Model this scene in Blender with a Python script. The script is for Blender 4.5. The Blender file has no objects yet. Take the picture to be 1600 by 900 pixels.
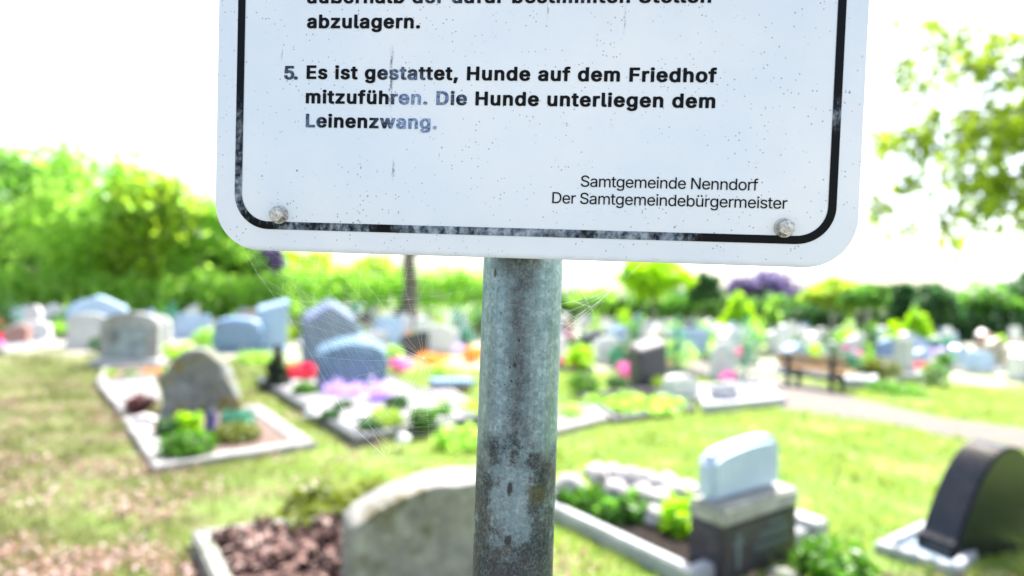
import bpy, bmesh, math, random, json
import numpy as np
from mathutils import Vector, Matrix, noise as mnoise

S = bpy.context.scene
COL = S.collection
R = math.radians
rng = random.Random(7)

# ------------------------------------------------------------------ camera, world, sun, exposure
CAM_H = 1.6
F_PX = 880.0                                    # focal length in pixels of a 1600 px wide frame
PITCH = math.atan(20.0 / F_PX)
ROLL = R(1.95)
_f = Vector((0, math.cos(PITCH), math.sin(PITCH)))
_r0 = Vector((1, 0, 0)); _u0 = _r0.cross(_f)
_r = math.cos(ROLL) * _r0 + math.sin(ROLL) * _u0
_u = -math.sin(ROLL) * _r0 + math.cos(ROLL) * _u0
cam_d = bpy.data.cameras.new('camera')
cam = bpy.data.objects.new('camera', cam_d); COL.objects.link(cam)
cam_d.sensor_width = 36.0
cam_d.lens = 36.0 * F_PX / 1600.0
cam_d.clip_start = 0.02; cam_d.clip_end = 3000
m3 = Matrix((_r, _u, -_f)).transposed()
cam.matrix_world = Matrix.Translation((0, 0, CAM_H)) @ m3.to_4x4()
cam_d.dof.use_dof = True
cam_d.dof.focus_distance = 0.408
cam_d.dof.aperture_fstop = 2.6
cam_d.dof.aperture_blades = 0
S.camera = cam

SUN_EL, SUN_AZ = 58.0, 27.0                      # azimuth measured from +Y (view direction) towards +X
w = bpy.data.worlds.new('World'); S.world = w; w.use_nodes = True
wn = w.node_tree; bg = wn.nodes['Background']
sky = wn.nodes.new('ShaderNodeTexSky'); sky.sky_type = 'NISHITA'; sky.sun_disc = False
sky.sun_elevation = R(SUN_EL); sky.sun_rotation = R(SUN_AZ)
sky.altitude = 50; sky.air_density = 1.0; sky.dust_density = 3.5; sky.ozone_density = 1.0
tc = wn.nodes.new('ShaderNodeTexCoord'); cn = wn.nodes.new('ShaderNodeTexNoise'); cn.inputs['Scale'].default_value = 1.7; cn.inputs['Detail'].default_value = 7; cn.inputs['Roughness'].default_value = .6
mp = wn.nodes.new('ShaderNodeMapping'); mp.inputs['Scale'].default_value = (1, 1, 2.2); mp.inputs['Location'].default_value = (.35, .2, 0)
wn.links.new(tc.outputs['Generated'], mp.inputs[0]); wn.links.new(mp.outputs[0], cn.inputs['Vector'])
cr = wn.nodes.new('ShaderNodeValToRGB'); cr.color_ramp.elements[0].position = .46; cr.color_ramp.elements[1].position = .66
cr.color_ramp.elements[1].color = (.85, .85, .85, 1)
wn.links.new(cn.outputs['Fac'], cr.inputs[0])
mxw = wn.nodes.new('ShaderNodeMix'); mxw.data_type = 'RGBA'; mxw.inputs[7].default_value = (5.2, 5.35, 5.6, 1)   # cloud white
wn.links.new(cr.outputs[0], mxw.inputs[0]); wn.links.new(sky.outputs[0], mxw.inputs[6])
wn.links.new(mxw.outputs[2], bg.inputs['Color']); bg.inputs['Strength'].default_value = 0.115
sl = bpy.data.lights.new('sun', 'SUN'); so = bpy.data.objects.new('sun', sl); COL.objects.link(so)
sl.energy = 4.8; sl.angle = R(0.5); sl.color = (1.0, 0.96, 0.89)
sd = Vector((math.sin(R(SUN_AZ)) * math.cos(R(SUN_EL)), math.cos(R(SUN_AZ)) * math.cos(R(SUN_EL)), math.sin(R(SUN_EL))))
so.rotation_euler = (-sd).to_track_quat('-Z', 'Y').to_euler(); so.location = (0, 0, 30)
vs = S.view_settings
vs.view_transform = 'Standard'; vs.look = 'None'; vs.gamma = 1; vs.use_curve_mapping = False
vs.exposure = 1.8
S.cycles.use_denoising = True
S.cycles.max_bounces = 8; S.cycles.transparent_max_bounces = 8
S.cycles.caustics_reflective = False; S.cycles.caustics_refractive = False

# ------------------------------------------------------------------ helpers
def ray(px, py):
    return _f + (px - 800) / F_PX * _r - (py - 450) / F_PX * _u
def G(px, py, z=0.0):
    """where the line of sight through a point of the photograph meets the ground"""
    d = ray(px, py); t = (CAM_H - z) / -d.z
    return Vector((d.x * t, d.y * t, z))
def Hat(px, py, D):
    d = ray(px, py); return CAM_H + d.z / d.y * D
def X(px, D, py=470):
    d = ray(px, py); return d.x / d.y * D

def tag(o, label=None, cat=None, group=None, kind=None):
    for k, v in (('label', label), ('category', cat), ('group', group), ('kind', kind)):
        if v: o[k] = v
    return o
def thing(name, loc, label, cat, rz=0.0, group=None):
    o = bpy.data.objects.new(name, None); COL.objects.link(o)
    o.location = loc; o.rotation_euler = (0, 0, rz); o.empty_display_size = .1
    return tag(o, label, cat, group)
def link(name, me, mat, parent=None, loc=None, rz=None):
    o = bpy.data.objects.new(name, me); COL.objects.link(o)
    if mat: me.materials.clear(); me.materials.append(mat)
    if parent: o.parent = parent
    if loc is not None: o.location = loc
    if rz is not None: o.rotation_euler = (0, 0, rz)
    return o
def mesh(name, verts, faces, smooth=False):
    me = bpy.data.meshes.new(name); me.from_pydata([tuple(v) for v in verts], [], faces); me.update()
    if smooth: me.polygons.foreach_set('use_smooth', [True] * len(me.polygons))
    return me
def np_mesh(name, V, k):
    """V: (n, k, 3) array of n faces with k corners each"""
    n = len(V); me = bpy.data.meshes.new(name)
    me.vertices.add(n * k); me.vertices.foreach_set('co', V.reshape(-1).astype(np.float32))
    me.loops.add(n * k); me.loops.foreach_set('vertex_index', np.arange(n * k, dtype=np.int32))
    me.polygons.add(n); me.polygons.foreach_set('loop_start', np.arange(0, n * k, k, dtype=np.int32))
    me.polygons.foreach_set('loop_total', np.full(n, k, dtype=np.int32))
    me.update(calc_edges=True); return me
def bm_mesh(bm, name, smooth=False, bevel=0, seg=2):
    if bevel:
        bmesh.ops.remove_doubles(bm, verts=bm.verts, dist=1e-5)
        ed = [e for e in bm.edges if len(e.link_faces) == 2 and e.calc_face_angle(0) > .5]
        bmesh.ops.bevel(bm, geom=ed, offset=bevel, segments=seg, affect='EDGES', clamp_overlap=True)
    bmesh.ops.recalc_face_normals(bm, faces=bm.faces)
    me = bpy.data.meshes.new(name); bm.to_mesh(me); bm.free()
    if smooth: me.polygons.foreach_set('use_smooth', [True] * len(me.polygons))
    return me
def add_box(bm, c, s, rz=0):
    M = Matrix.Translation(c) @ Matrix.Rotation(rz, 4, 'Z') @ Matrix.Diagonal((s[0], s[1], s[2], 1))
    return bmesh.ops.create_cube(bm, size=1, matrix=M)
def box_mesh(name, c, s, bevel=.008):
    bm = bmesh.new(); add_box(bm, c, s); return bm_mesh(bm, name, bevel=bevel)
def tube(verts, faces, a, b, r0, r1, n=6):
    a, b = Vector(a), Vector(b); d = (b - a).normalized()
    s = d.orthogonal().normalized(); t = d.cross(s); o = len(verts)
    for p, rr in ((a, r0), (b, r1)):
        for i in range(n):
            q = 2 * math.pi * i / n; verts.append(p + (math.cos(q) * s + math.sin(q) * t) * rr)
    for i in range(n):
        j = (i + 1) % n; faces.append((o + i, o + j, o + n + j, o + n + i))
    faces.append(tuple(o + n + i for i in range(n))); faces.append(tuple(o + n - 1 - i for i in range(n)))

# ------------------------------------------------------------------ materials
class NT:
    def __init__(s, name, rough=.6, spec=.5):
        s.m = bpy.data.materials.new(name); s.m.use_nodes = True; s.t = s.m.node_tree
        s.b = s.t.nodes['Principled BSDF']; s.out = s.t.nodes['Material Output']
        s.b.inputs['Roughness'].default_value = rough; s.b.inputs['Specular IOR Level'].default_value = spec
        s.co = s.t.nodes.new('ShaderNodeTexCoord').outputs['Object']
    def n(s, t, **k):
        x = s.t.nodes.new(t)
        for a, v in k.items(): setattr(x, a, v)
        return x
    def l(s, a, b): s.t.links.new(a, b)
    def val(s, inp, v):
        if hasattr(v, 'is_linked') or hasattr(v, 'links'): s.l(v, inp)
        else: inp.default_value = v
    def math(s, op, a, b=0.0, c=None, clamp=False):
        x = s.n('ShaderNodeMath', operation=op); x.use_clamp = clamp
        s.val(x.inputs[0], a); s.val(x.inputs[1], b)
        if c is not None: s.val(x.inputs[2], c)
        return x.outputs[0]
    def noise(s, scale, detail=4, rough=.55, co=None, dist=0.0):
        x = s.n('ShaderNodeTexNoise'); x.inputs['Scale'].default_value = scale
        x.inputs['Detail'].default_value = detail; x.inputs['Roughness'].default_value = rough
        x.inputs['Distortion'].default_value = dist
        s.l(co or s.co, x.inputs['Vector']); return x.outputs['Fac']
    def vor(s, scale, co=None, out='Distance', feature='F1'):
        x = s.n('ShaderNodeTexVoronoi', feature=feature); x.inputs['Scale'].default_value = scale
        s.l(co or s.co, x.inputs['Vector']); return x.outputs[out]
    def ramp(s, f, stops, interp='LINEAR'):
        x = s.n('ShaderNodeValToRGB'); x.color_ramp.interpolation = interp; e = x.color_ramp.elements
        while len(e) < len(stops): e.new(.5)
        for i, (p, c) in enumerate(stops):
            e[i].position = p; e[i].color = (*c, 1) if hasattr(c, '__len__') else (c, c, c, 1)
        s.l(f, x.inputs[0]); return x.outputs[0]
    def map(s, f, a, b, c=0.0, d=1.0):
        x = s.n('ShaderNodeMapRange'); x.interpolation_type = 'SMOOTHSTEP'
        s.l(f, x.inputs[0])
        for i, v in enumerate((a, b, c, d)): x.inputs[i + 1].default_value = v
        return x.outputs[0]
    def mix(s, f, a, b):
        x = s.n('ShaderNodeMix', data_type='RGBA')
        s.val(x.inputs[0], f)
        for i, v in ((6, a), (7, b)):
            if isinstance(v, (tuple, list)): x.inputs[i].default_value = (*v, 1)
            else: s.l(v, x.inputs[i])
        return x.outputs[2]
    def xyz(s, co=None):
        x = s.n('ShaderNodeSeparateXYZ'); s.l(co or s.co, x.inputs[0]); return x.outputs
    def scaled(s, v):
        x = s.n('ShaderNodeMapping'); x.inputs['Scale'].default_value = v; s.l(s.co, x.inputs[0]); return x.outputs[0]
    def base(s, c):
        if isinstance(c, (tuple, list)): s.b.inputs['Base Color'].default_value = (*c, 1)
        else: s.l(c, s.b.inputs['Base Color'])
    def bump(s, h, st=.3, dist=.01):
        x = s.n('ShaderNodeBump'); x.inputs['Strength'].default_value = st; x.inputs['Distance'].default_value = dist
        s.l(h, x.inputs['Height']); s.l(x.outputs[0], s.b.inputs['Normal'])

_mats = {}
def stone_mat(key, c, rough=.45, var=.25, speck=.0, scale=14):
    if key in _mats: return _mats[key]
    t = NT(key, rough)
    a = tuple(x * (1 - var) for x in c); b = tuple(min(.9, x * (1 + var)) for x in c)
    n1 = t.noise(scale, 6, .6)
    colr = t.ramp(n1, [(.3, a), (.7, b)])
    if speck:
        colr = t.mix(t.ramp(t.vor(90), [(.12, speck), (.35, 0)]), colr, tuple(min(.9, x * 2.2 + .05) for x in c))
    big = t.noise(2.2, 3, .6)
    colr = t.mix(t.ramp(big, [(.52, 0), (.75, .35)]), colr, tuple(x * .5 for x in c))
    colr = t.mix(t.ramp(t.noise(7, 5, .7), [(.5, 0), (.72, .45)]), colr, tuple(min(.85, x * 1.5 + .02) for x in c))
    t.base(colr); t.bump(t.noise(60, 4), .15, .004)
    _mats[key] = t.m; return t.m
def lichen_mat(key, c, moss, lo=.52, hi=.64, scale=4.0, rough=.85):
    if key in _mats: return _mats[key]
    t = NT(key, rough, .3)
    n1 = t.noise(9, 8, .65)
    colr = t.ramp(n1, [(.25, tuple(x * .5 for x in c)), (.5, c), (.75, tuple(min(.85, x * 1.5) for x in c))])
    m = t.ramp(t.noise(scale, 6, .65, dist=.4), [(lo, 0), (hi, 1)])
    colr = t.mix(m, colr, moss)
    m2 = t.ramp(t.noise(21, 4, .6), [(.6, 0), (.68, .8)])
    colr = t.mix(m2, colr, tuple(min(.85, x * 1.8) for x in c))
    t.base(colr); t.bump(t.noise(30, 8, .7), .6, .02)
    _mats[key] = t.m; return t.m
def leaf_mat(key, c, c2, trans=.5, rough=.45):
    """leaf colours vary from leaf to leaf; light passes through them"""
    if key in _mats: return _mats[key]
    t = NT(key, rough, .35)
    g = t.n('ShaderNodeNewGeometry')
    colr = t.ramp(g.outputs['Random Per Island'], [(0, c), (1, c2)])
    clump = t.noise(2.2, 2)
    colr = t.mix(t.ramp(clump, [(.35, 0), (.7, .6)]), colr, tuple(min(.9, x * 1.35) for x in c2))
    t.base(colr)
    tr = t.n('ShaderNodeBsdfTranslucent'); mixs = t.n('ShaderNodeMixShader')
    hs = t.n('ShaderNodeHueSaturation'); hs.inputs['Saturation'].default_value = 1.1; hs.inputs['Value'].default_value = 1.7
    t.l(colr, hs.inputs['Color']); t.l(hs.outputs[0], tr.inputs[0])
    mixs.inputs[0].default_value = trans
    t.l(t.b.outputs[0], mixs.inputs[1]); t.l(tr.outputs[0], mixs.inputs[2]); t.l(mixs.outputs[0], t.out.inputs[0])
    _mats[key] = t.m; return t.m
def bark_mat(key, c):
    if key in _mats: return _mats[key]
    t = NT(key, .9, .2)
    n1 = t.noise(6, 6, .6, co=t.scaled((3, 3, .6)))
    t.base(t.ramp(n1, [(.3, tuple(x * .5 for x in c)), (.7, c)])); t.bump(n1, .6, .03)
    _mats[key] = t.m; return t.m

LEAF = {
 'bright green': leaf_mat('leaf_bright_green', (.17, .32, .06), (.32, .48, .11), .65),
 'mid green':    leaf_mat('leaf_mid_green', (.05, .145, .025), (.12, .25, .05), .6),
 'dark green':   leaf_mat('leaf_dark_green', (.025, .075, .03), (.06, .14, .045), .45),
 'lime':         leaf_mat('leaf_lime', (.19, .35, .025), (.32, .49, .045), .65),
 'yellow green': leaf_mat('leaf_yellow_green', (.17, .27, .04), (.29, .39, .06), .6),
 'blue green':   leaf_mat('leaf_blue_green', (.03, .14, .1), (.08, .24, .17), .45),
 'purple':       leaf_mat('leaf_purple', (.075, .06, .13), (.14, .115, .23), .45),
 'dark red':     leaf_mat('leaf_dark_red', (.07, .02, .025), (.13, .05, .05), .3),
 'olive': leaf_mat('leaf_olive', (.07, .10, .014), (.16, .19, .03), .35),
 'cushion': leaf_mat('leaf_cushion', (.035, .12, .012), (.10, .24, .025), .35),
 'hanging': leaf_mat('leaf_hanging', (.11, .18, .02), (.25, .33, .04), .6),
 'near black green': leaf_mat('leaf_near_black', (.008, .018, .01), (.016, .034, .016), .15),
}
FLOWER = {
 'pink':   leaf_mat('petal_pink', (.55, .1, .32), (.7, .25, .5), .4),
 'red':    leaf_mat('petal_red', (.5, .02, .05), (.62, .07, .12), .4),
 'purple': leaf_mat('petal_purple', (.36, .24, .62), (.62, .5, .8), .4),
 'white':  leaf_mat('petal_white', (.7, .7, .68), (.8, .8, .8), .4),
 'orange': leaf_mat('petal_orange', (.6, .22, .02), (.7, .35, .05), .4),
}
STONE = {
 'white':       stone_mat('stone_white', (.68, .68, .67), .4, .1),
 'pale grey':   stone_mat('stone_pale_grey', (.5, .5, .5), .5, .2),
 'blue grey':   stone_mat('stone_blue_grey', (.17, .26, .4), .25, .25, .5),
 'light blue':  stone_mat('stone_light_blue', (.34, .47, .64), .3, .2, .3),
 'dark grey':   stone_mat('stone_dark_grey', (.055, .06, .075), .2, .3, .4),
 'beige':       stone_mat('stone_beige', (.45, .38, .3), .6, .2),
 'reddish':     stone_mat('stone_reddish', (.33, .19, .16), .35, .3, .4),
}
KERB = {
 'pale':  stone_mat('kerb_pale', (.235, .23, .225), .8, .35, scale=7),
 'white': stone_mat('kerb_white', (.34, .355, .38), .6, .15, scale=6),
 'dark':  stone_mat('kerb_dark', (.09, .09, .11), .4, .3),
 'grey':  lichen_mat('kerb_weathered', (.26, .265, .245), (.13, .15, .08), .5, .7),
}
def soil_mat(key, a, b, scale=25, rough=.95):
    if key in _mats: return _mats[key]
    t = NT(key, rough, .2); n1 = t.noise(scale, 6, .7)
    t.base(t.ramp(n1, [(.35, a), (.65, b)])); t.bump(n1, .9, .03); _mats[key] = t.m; return t.m
def gravel_mat(key, a, b, scale=45):
    if key in _mats: return _mats[key]
    t = NT(key, .8, .3)
    x = t.n('ShaderNodeTexVoronoi'); x.inputs['Scale'].default_value = scale; t.l(t.co, x.inputs['Vector'])
    g = t.n('ShaderNodeRGBToBW'); t.l(x.outputs['Color'], g.inputs[0])
    t.base(t.ramp(g.outputs[0], [(.2, a), (.8, b)])); t.bump(x.outputs['Distance'], .8, .02); _mats[key] = t.m; return t.m
SOIL = soil_mat('dark_soil', (.006, .005, .0045), (.03, .021, .018))
BROWN = soil_mat('brown_soil', (.09, .06, .05), (.26, .19, .165))
WHITE_GRAVEL = gravel_mat('white_gravel', (.08, .078, .084), (.34, .33, .35), 22)
BLUE_GRAVEL = gravel_mat('blue_gravel', (.16, .24, .33), (.36, .46, .55), 70)
GREY_GRAVEL = gravel_mat('grey_gravel', (.12, .11, .11), (.28, .26, .255), 24)

def dry_mask(t):
    """where the lawn is worn and dry: towards the left foreground"""
    x, y, z = t.xyz()
    v = t.math('ADD', t.math('ADD', t.math('MULTIPLY', x, -.5), t.math('MULTIPLY', y, -.2)), t.math('MULTIPLY', t.noise(.8, 4, .6), 2.2))
    return t.map(v, .5, 2.0)

# ------------------------------------------------------------------ plots, so that grass stays off them
PLOTS = []
def inside(q, x, y):
    """vectorised point in convex quad"""
    res = np.ones_like(x, bool); s = 0
    area = sum(q[i][0] * q[(i + 1) % 4][1] - q[(i + 1) % 4][0] * q[i][1] for i in range(4))
    for i in range(4):
        a, b = q[i], q[(i + 1) % 4]
        c = (b[0] - a[0]) * (y - a[1]) - (b[1] - a[1]) * (x - a[0])
        res &= (c > 0) if area > 0 else (c < 0)
    return res

def kerb_mesh(q, wd, h, open_side=None):
    """a frame of four butted kerb stones round a quad; q in local coordinates"""
    bm = bmesh.new(); c = sum((Vector(p) for p in q), Vector((0, 0))) / 4
    inn = []
    for i in range(4):
        a, b, d = Vector(q[i - 1]), Vector(q[i]), Vector(q[(i + 1) % 4])
        e1 = (b - a).normalized(); e2 = (d - b).normalized()
        n1 = Vector((-e1.y, e1.x)); n2 = Vector((-e2.y, e2.x))
        if (c - b).dot(n1) < 0: n1 = -n1
        if (c - b).dot(n2) < 0: n2 = -n2
        k = (n1 + n2); inn.append(b + k * wd / max(.3, 1 + n1.dot(n2)))
    for i in range(4):
        j = (i + 1) % 4
        if open_side == i: continue
        pts = [q[i], q[j], inn[j], inn[i]]
        lo = [bm.verts.new((p[0], p[1], -.05)) for p in pts]; hi = [bm.verts.new((p[0], p[1], h)) for p in pts]
        bm.faces.new(hi); bm.faces.new(lo[::-1])
        for a in range(4):
            b = (a + 1) % 4; bm.faces.new((lo[a], lo[b], hi[b], hi[a]))
    ed = [e for e in bm.edges if all(v.co.z > 0 for v in e.verts)]
    bmesh.ops.bevel(bm, geom=ed, offset=min(.012, wd * .2), segments=2, affect='EDGES', clamp_overlap=True)
    return bm_mesh(bm, 'kerb'), inn
def bed_mesh(inn, h, amp, seed, n=14):
    V = []; Fc = []
    for j in range(n + 1):
        for i in range(n + 1):
            s, t = i / n, j / n
            p = (Vector(inn[0]) * (1 - s) + Vector(inn[1]) * s) * (1 - t) + (Vector(inn[3]) * (1 - s) + Vector(inn[2]) * s) * t
            e = min(s, 1 - s, t, 1 - t)
            V.append((p.x, p.y, h + amp * min(1, e * 5) * (.4 + mnoise.noise(Vector((p.x * 4, p.y * 4, seed))))))
    for j in range(n):
        for i in range(n):
            a = j * (n + 1) + i; Fc.append((a, a + 1, a + n + 2, a + n + 1))
    return mesh('bed', V, Fc, True)
def plot(corners, kerb, fill, fillname, label, wd=.12, h=.1, fill_h=.05, amp=.03, group=None, open_side=None):
    q = [Vector((p[0], p[1])) for p in corners]; c = sum(q, Vector((0, 0))) / 4
    PLOTS.append([tuple(p) for p in q])
    loc = [tuple(p - c) for p in q]
    t = thing('grave_border', (c.x, c.y, 0), label, 'grave border', group=group)
    km, inn = kerb_mesh(loc, wd, h, open_side)
    link('kerb', km, kerb, t)
    link(fillname, bed_mesh(inn, fill_h, amp, c.x * 3), fill, t)
    return t

# ------------------------------------------------------------------ headstones
TOP = {
 'rounded':  lambda s: 1 - .16 * abs(2 * s) ** 2.4,
 'straight': lambda s: 1.0,
 'slanted':  lambda s: .9 + .2 * s,
 'curved slanted': lambda s: .86 + .14 * math.sin(math.pi * (s + .15)),
 'gabled':   lambda s: 1 - .3 * abs(2 * s),
 'shouldered': lambda s: 1 if abs(s) < .27 else .8,
 'arched':   lambda s: .72 + .28 * math.sqrt(max(0, 1 - (2 * s) ** 2)),
 'wavy':     lambda s: .88 + .12 * math.sin(2 * math.pi * (s * .9 + .1)),
}
def slab_mesh(name, W, H, T, top, z0=0.0, bevel=.012, taper=0.0, n=16, tilt=0.0):
    bm = bmesh.new(); pts = [(-W / 2 * (1 - taper), z0)]
    xs = [-.5 + i / n for i in range(n + 1)]
    if top is TOP['shouldered']: xs = sorted(xs + [-.2701, -.2699, .2699, .2701])
    pts += [(x * W, z0 + (H - z0) * top(x)) for x in xs] + [(W / 2 * (1 - taper), z0)]
    fr = [bm.verts.new((x, -T / 2, z)) for x, z in pts]; bk = [bm.verts.new((x, T / 2, z)) for x, z in pts]
    bm.faces.new(fr); bm.faces.new(bk[::-1]); k = len(pts)
    for i in range(k):
        j = (i + 1) % k; bm.faces.new((fr[j], fr[i], bk[i], bk[j]))
    for v_ in bm.verts:                                              # the top falls towards the front
        if v_.co.y > 0 and v_.co.z > z0 + .4 * H: v_.co.z += tilt
    return bm_mesh(bm, name, bevel=bevel)
def rough_mesh(name, W, H, T, top, seed, amp=.03, n=22, edge=4.0, bulge=.25, freq=3.0, taper=0.0):
    """a rough hewn block: rounded profile with broken, uneven faces"""
    bm = bmesh.new()
    bmesh.ops.create_grid(bm, x_segments=1, y_segments=1, size=.5); bm.clear()
    bmesh.ops.create_cube(bm, size=1)
    bmesh.ops.subdivide_edges(bm, edges=bm.edges[:], cuts=n, use_grid_fill=True)
    for v in bm.verts:
        x, y, z = v.co
        e = 1.0 / edge
        rr = (abs(2 * x) ** edge + abs(2 * y) ** edge) ** e
        m = max(abs(2 * x), abs(2 * y))
        k = m / rr if rr > 0 else 1
        tz = z + .5
        fx = x * (1 - (1 - k) * .6); fy = y * (1 - bulge * (abs(2 * x) ** 3) * .6) * (1 - bulge * max(0, tz - .75) * 2)
        p = Vector((fx * W * (1 - taper * tz), fy * T, tz * H * top(max(-.5, min(.5, x)))))
        q = Vector((p.x * freq, p.y * freq, p.z * freq)) + Vector((seed * 3.7, seed, 0))
        d = mnoise.noise_vector(q) * amp + mnoise.noise_vector(q * 3) * amp * .4
        if tz < .05: d.z = 0
        v.co = p + d
    return bm_mesh(bm, name, smooth=True)
def headstone(loc, W, H, T, shape, mat, rz, label, plinth=.1, pm=None, group=None, taper=0.0, extra=None):
    t = thing('headstone', loc, label, 'headstone', rz, group)
    if plinth:
        link('plinth', box_mesh('plinth', (0, 0, plinth / 2 - .02), (W * 1.12, T * 1.5, plinth + .04), .01), pm or mat, t)
    link('stone_slab', slab_mesh('stone_slab', W, H, T, TOP[shape], plinth, taper=taper), mat, t)
    return t

# ------------------------------------------------------------------ foliage
def leaves(blobs, n, size, seed, up=0.0, shell=.5, aspect=.55, droop=0.0):
    """small leaf faces spread through the volume of several ellipsoids"""
    g = np.random.default_rng(seed)
    B = np.array([[*c, *r] for c, r in blobs]); vol = B[:, 3] * B[:, 4] * B[:, 5]
    idx = g.choice(len(B), n, p=vol ** .8 / (vol ** .8).sum())
    d = g.normal(size=(n, 3)); d /= np.linalg.norm(d, axis=1)[:, None]
    rad = g.random(n) ** (shell / 1.0) * (1 + .16 * np.clip(g.normal(size=n), -2, .8))
    P = B[idx, :3] + d * rad[:, None] * B[idx, 3:]
    nrm = d * .6 + g.normal(size=(n, 3)) * .8 + np.array([0, 0, up]); nrm /= np.linalg.norm(nrm, axis=1)[:, None]
    a = np.cross(nrm, g.normal(size=(n, 3))); a /= np.linalg.norm(a, axis=1)[:, None] + 1e-9
    a[:, 2] -= droop; b = np.cross(nrm, a)
    s = size * (.6 + .8 * g.random(n))[:, None]
    q = np.stack([P - a * s, P + b * s * aspect - a * s * .1, P + a * s, P - b * s * aspect - a * s * .1], 1)
    q[:, 1] += nrm * s * .15; q[:, 3] += nrm * s * .15
    return q
def clamp_ground(q, z=.01):
    q[:, :, 2] = np.maximum(q[:, :, 2], z + .0 * q[:, :, 2]); return q
def shrub(loc, W, H, mat, label, cat='shrub', kind='round', n=600, size=None, seed=None, group=None, name=None, Wy=None):
    seed = seed if seed is not None else rng.randrange(10 ** 6)
    g = random.Random(seed); r = W / 2; ry = (Wy or W) / 2
    size = size or max(.02, .075 * min(W, H * 1.3))
    if kind == 'low': size = max(size, .045 * min(W, 1.0))
    if kind == 'round':
        bl = [((0, 0, H * .5), (r * .9, ry * .9, H * .5))]
        for k in range(7):
            a = g.random() * 6.28; e = .35 + .6 * g.random()
            bl.append(((math.cos(a) * r * .6, math.sin(a) * ry * .6, H * e * .8), (r * .38, ry * .38, H * .24)))
    elif kind == 'cone':
        bl = []
        for k in range(9):
            u = k / 8.0; rr = r * (1 - u) ** .8 * 1.0 + r * .08
            bl.append(((g.uniform(-.06, .06) * W, g.uniform(-.06, .06) * W, H * (.06 + .88 * u)), (rr, rr, H * .1)))
    elif kind == 'column':
        bl = []
        for k in range(8):
            u = k / 7.0; rr = r * (.8 + .2 * math.sin(u * 3.1)) * (1 if u < .75 else 1 - (u - .75) * 2.4)
            bl.append(((g.uniform(-.05, .05) * W, g.uniform(-.05, .05) * W, H * (.08 + .84 * u)), (rr, rr, H * .11)))
    elif kind == 'ball':
        bl = [((0, 0, H * .5), (r, ry, H * .5))]
    else:                                                            # low: a spread of small clumps
        bl = [((0, 0, H * .3), (r * .85, ry * .85, H * .3))]
        for k in range(12):
            a = g.random() * 6.28; q = math.sqrt(g.random())
            bl.append(((math.cos(a) * r * q * .85, math.sin(a) * ry * q * .85, H * .42), (r * .3, ry * .3, H * (.35 + .25 * g.random()))))
    q = leaves(bl, n, size, seed, up=.5, shell=.28 if kind == 'ball' else .4)
    st = []                                                          # stems that carry the leaves
    for c_, r_ in bl:
        e_ = np.array([c_[0], c_[1], c_[2] + r_[2] * .5]); w_ = max(.004, W * .012)
        st.append([(-w_, 0, 0), (w_, 0, 0), (e_[0] + w_ * .4, e_[1], e_[2]), (e_[0] - w_ * .4, e_[1], e_[2])])
        st.append([(0, -w_, 0), (0, w_, 0), (e_[0], e_[1] + w_ * .4, e_[2]), (e_[0], e_[1] - w_ * .4, e_[2])])
    q = np.concatenate([clamp_ground(q), np.array(st, float)])
    me = np_mesh('foliage', q, 4)
    o = link(name or ('flower_clump' if 'flower' in cat else 'shrub'), me, mat, None, loc)
    return tag(o, label, cat, group)
def tree(loc, crown, trunk_r, trunk_h, mat, bark, label, n=3500, size=.16, seed=1, group=None, name='tree', limbs=6, cat='tree'):
    """crown: list of (centre, radii) relative to loc"""
    t = thing(name, loc, label, cat, 0, group); g = random.Random(seed)
    V, Fc = [], []
    p = Vector((0, 0, -.1)); rr = trunk_r * 1.25; segs = 5
    for k in range(segs):
        q = Vector((g.uniform(-.05, .05) * trunk_h * .6, g.uniform(-.05, .05) * trunk_h * .6, trunk_h * (k + 1) / segs))
        r2 = trunk_r * (1 - .12 * (k + 1)); tube(V, Fc, p, q, rr, r2, 9); p, rr = q, r2
    for k in range(min(limbs, len(crown) * 2)):
        c, r = crown[k % len(crown)]
        st = Vector((0, 0, trunk_h * g.uniform(.65, 1.0))); e = Vector(c) + Vector((g.uniform(-.5, .5) * r[0], g.uniform(-.5, .5) * r[1], g.uniform(-.2, .4) * r[2]))
        md = (st + e) / 2 + Vector((0, 0, -.05 * (e - st).length))
        tube(V, Fc, st, md, trunk_r * .5, trunk_r * .32, 6); tube(V, Fc, md, e, trunk_r * .32, trunk_r * .08, 6)
    link('trunk', mesh('trunk', V, Fc, True), bark, t)
    link('crown', np_mesh('crown', leaves(crown, n, size, seed, up=.3, shell=.42), 4), mat, t)
    return t
BARK = bark_mat('bark_grey', (.22, .19, .17)); BARK_PALE = bark_mat('bark_pale', (.5, .48, .45))
def crown_blobs(W, z0, z1, seed, k=11, depth=None):
    g = random.Random(seed); H = z1 - z0; d = depth or W
    out = [((0, 0, z0 + H * .5), (W * .34, d * .34, H * .38))]
    for i in range(k):
        a = g.random() * 6.283; u = g.random()
        w = math.sqrt(max(.05, 1 - (2 * u - 1) ** 2))
        out.append(((math.cos(a) * W * .34 * w, math.sin(a) * d * .34 * w, z0 + H * (.14 + .72 * u)), (W * g.uniform(.13, .2), d * g.uniform(.13, .2), H * g.uniform(.1, .17))))
    return out

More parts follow.
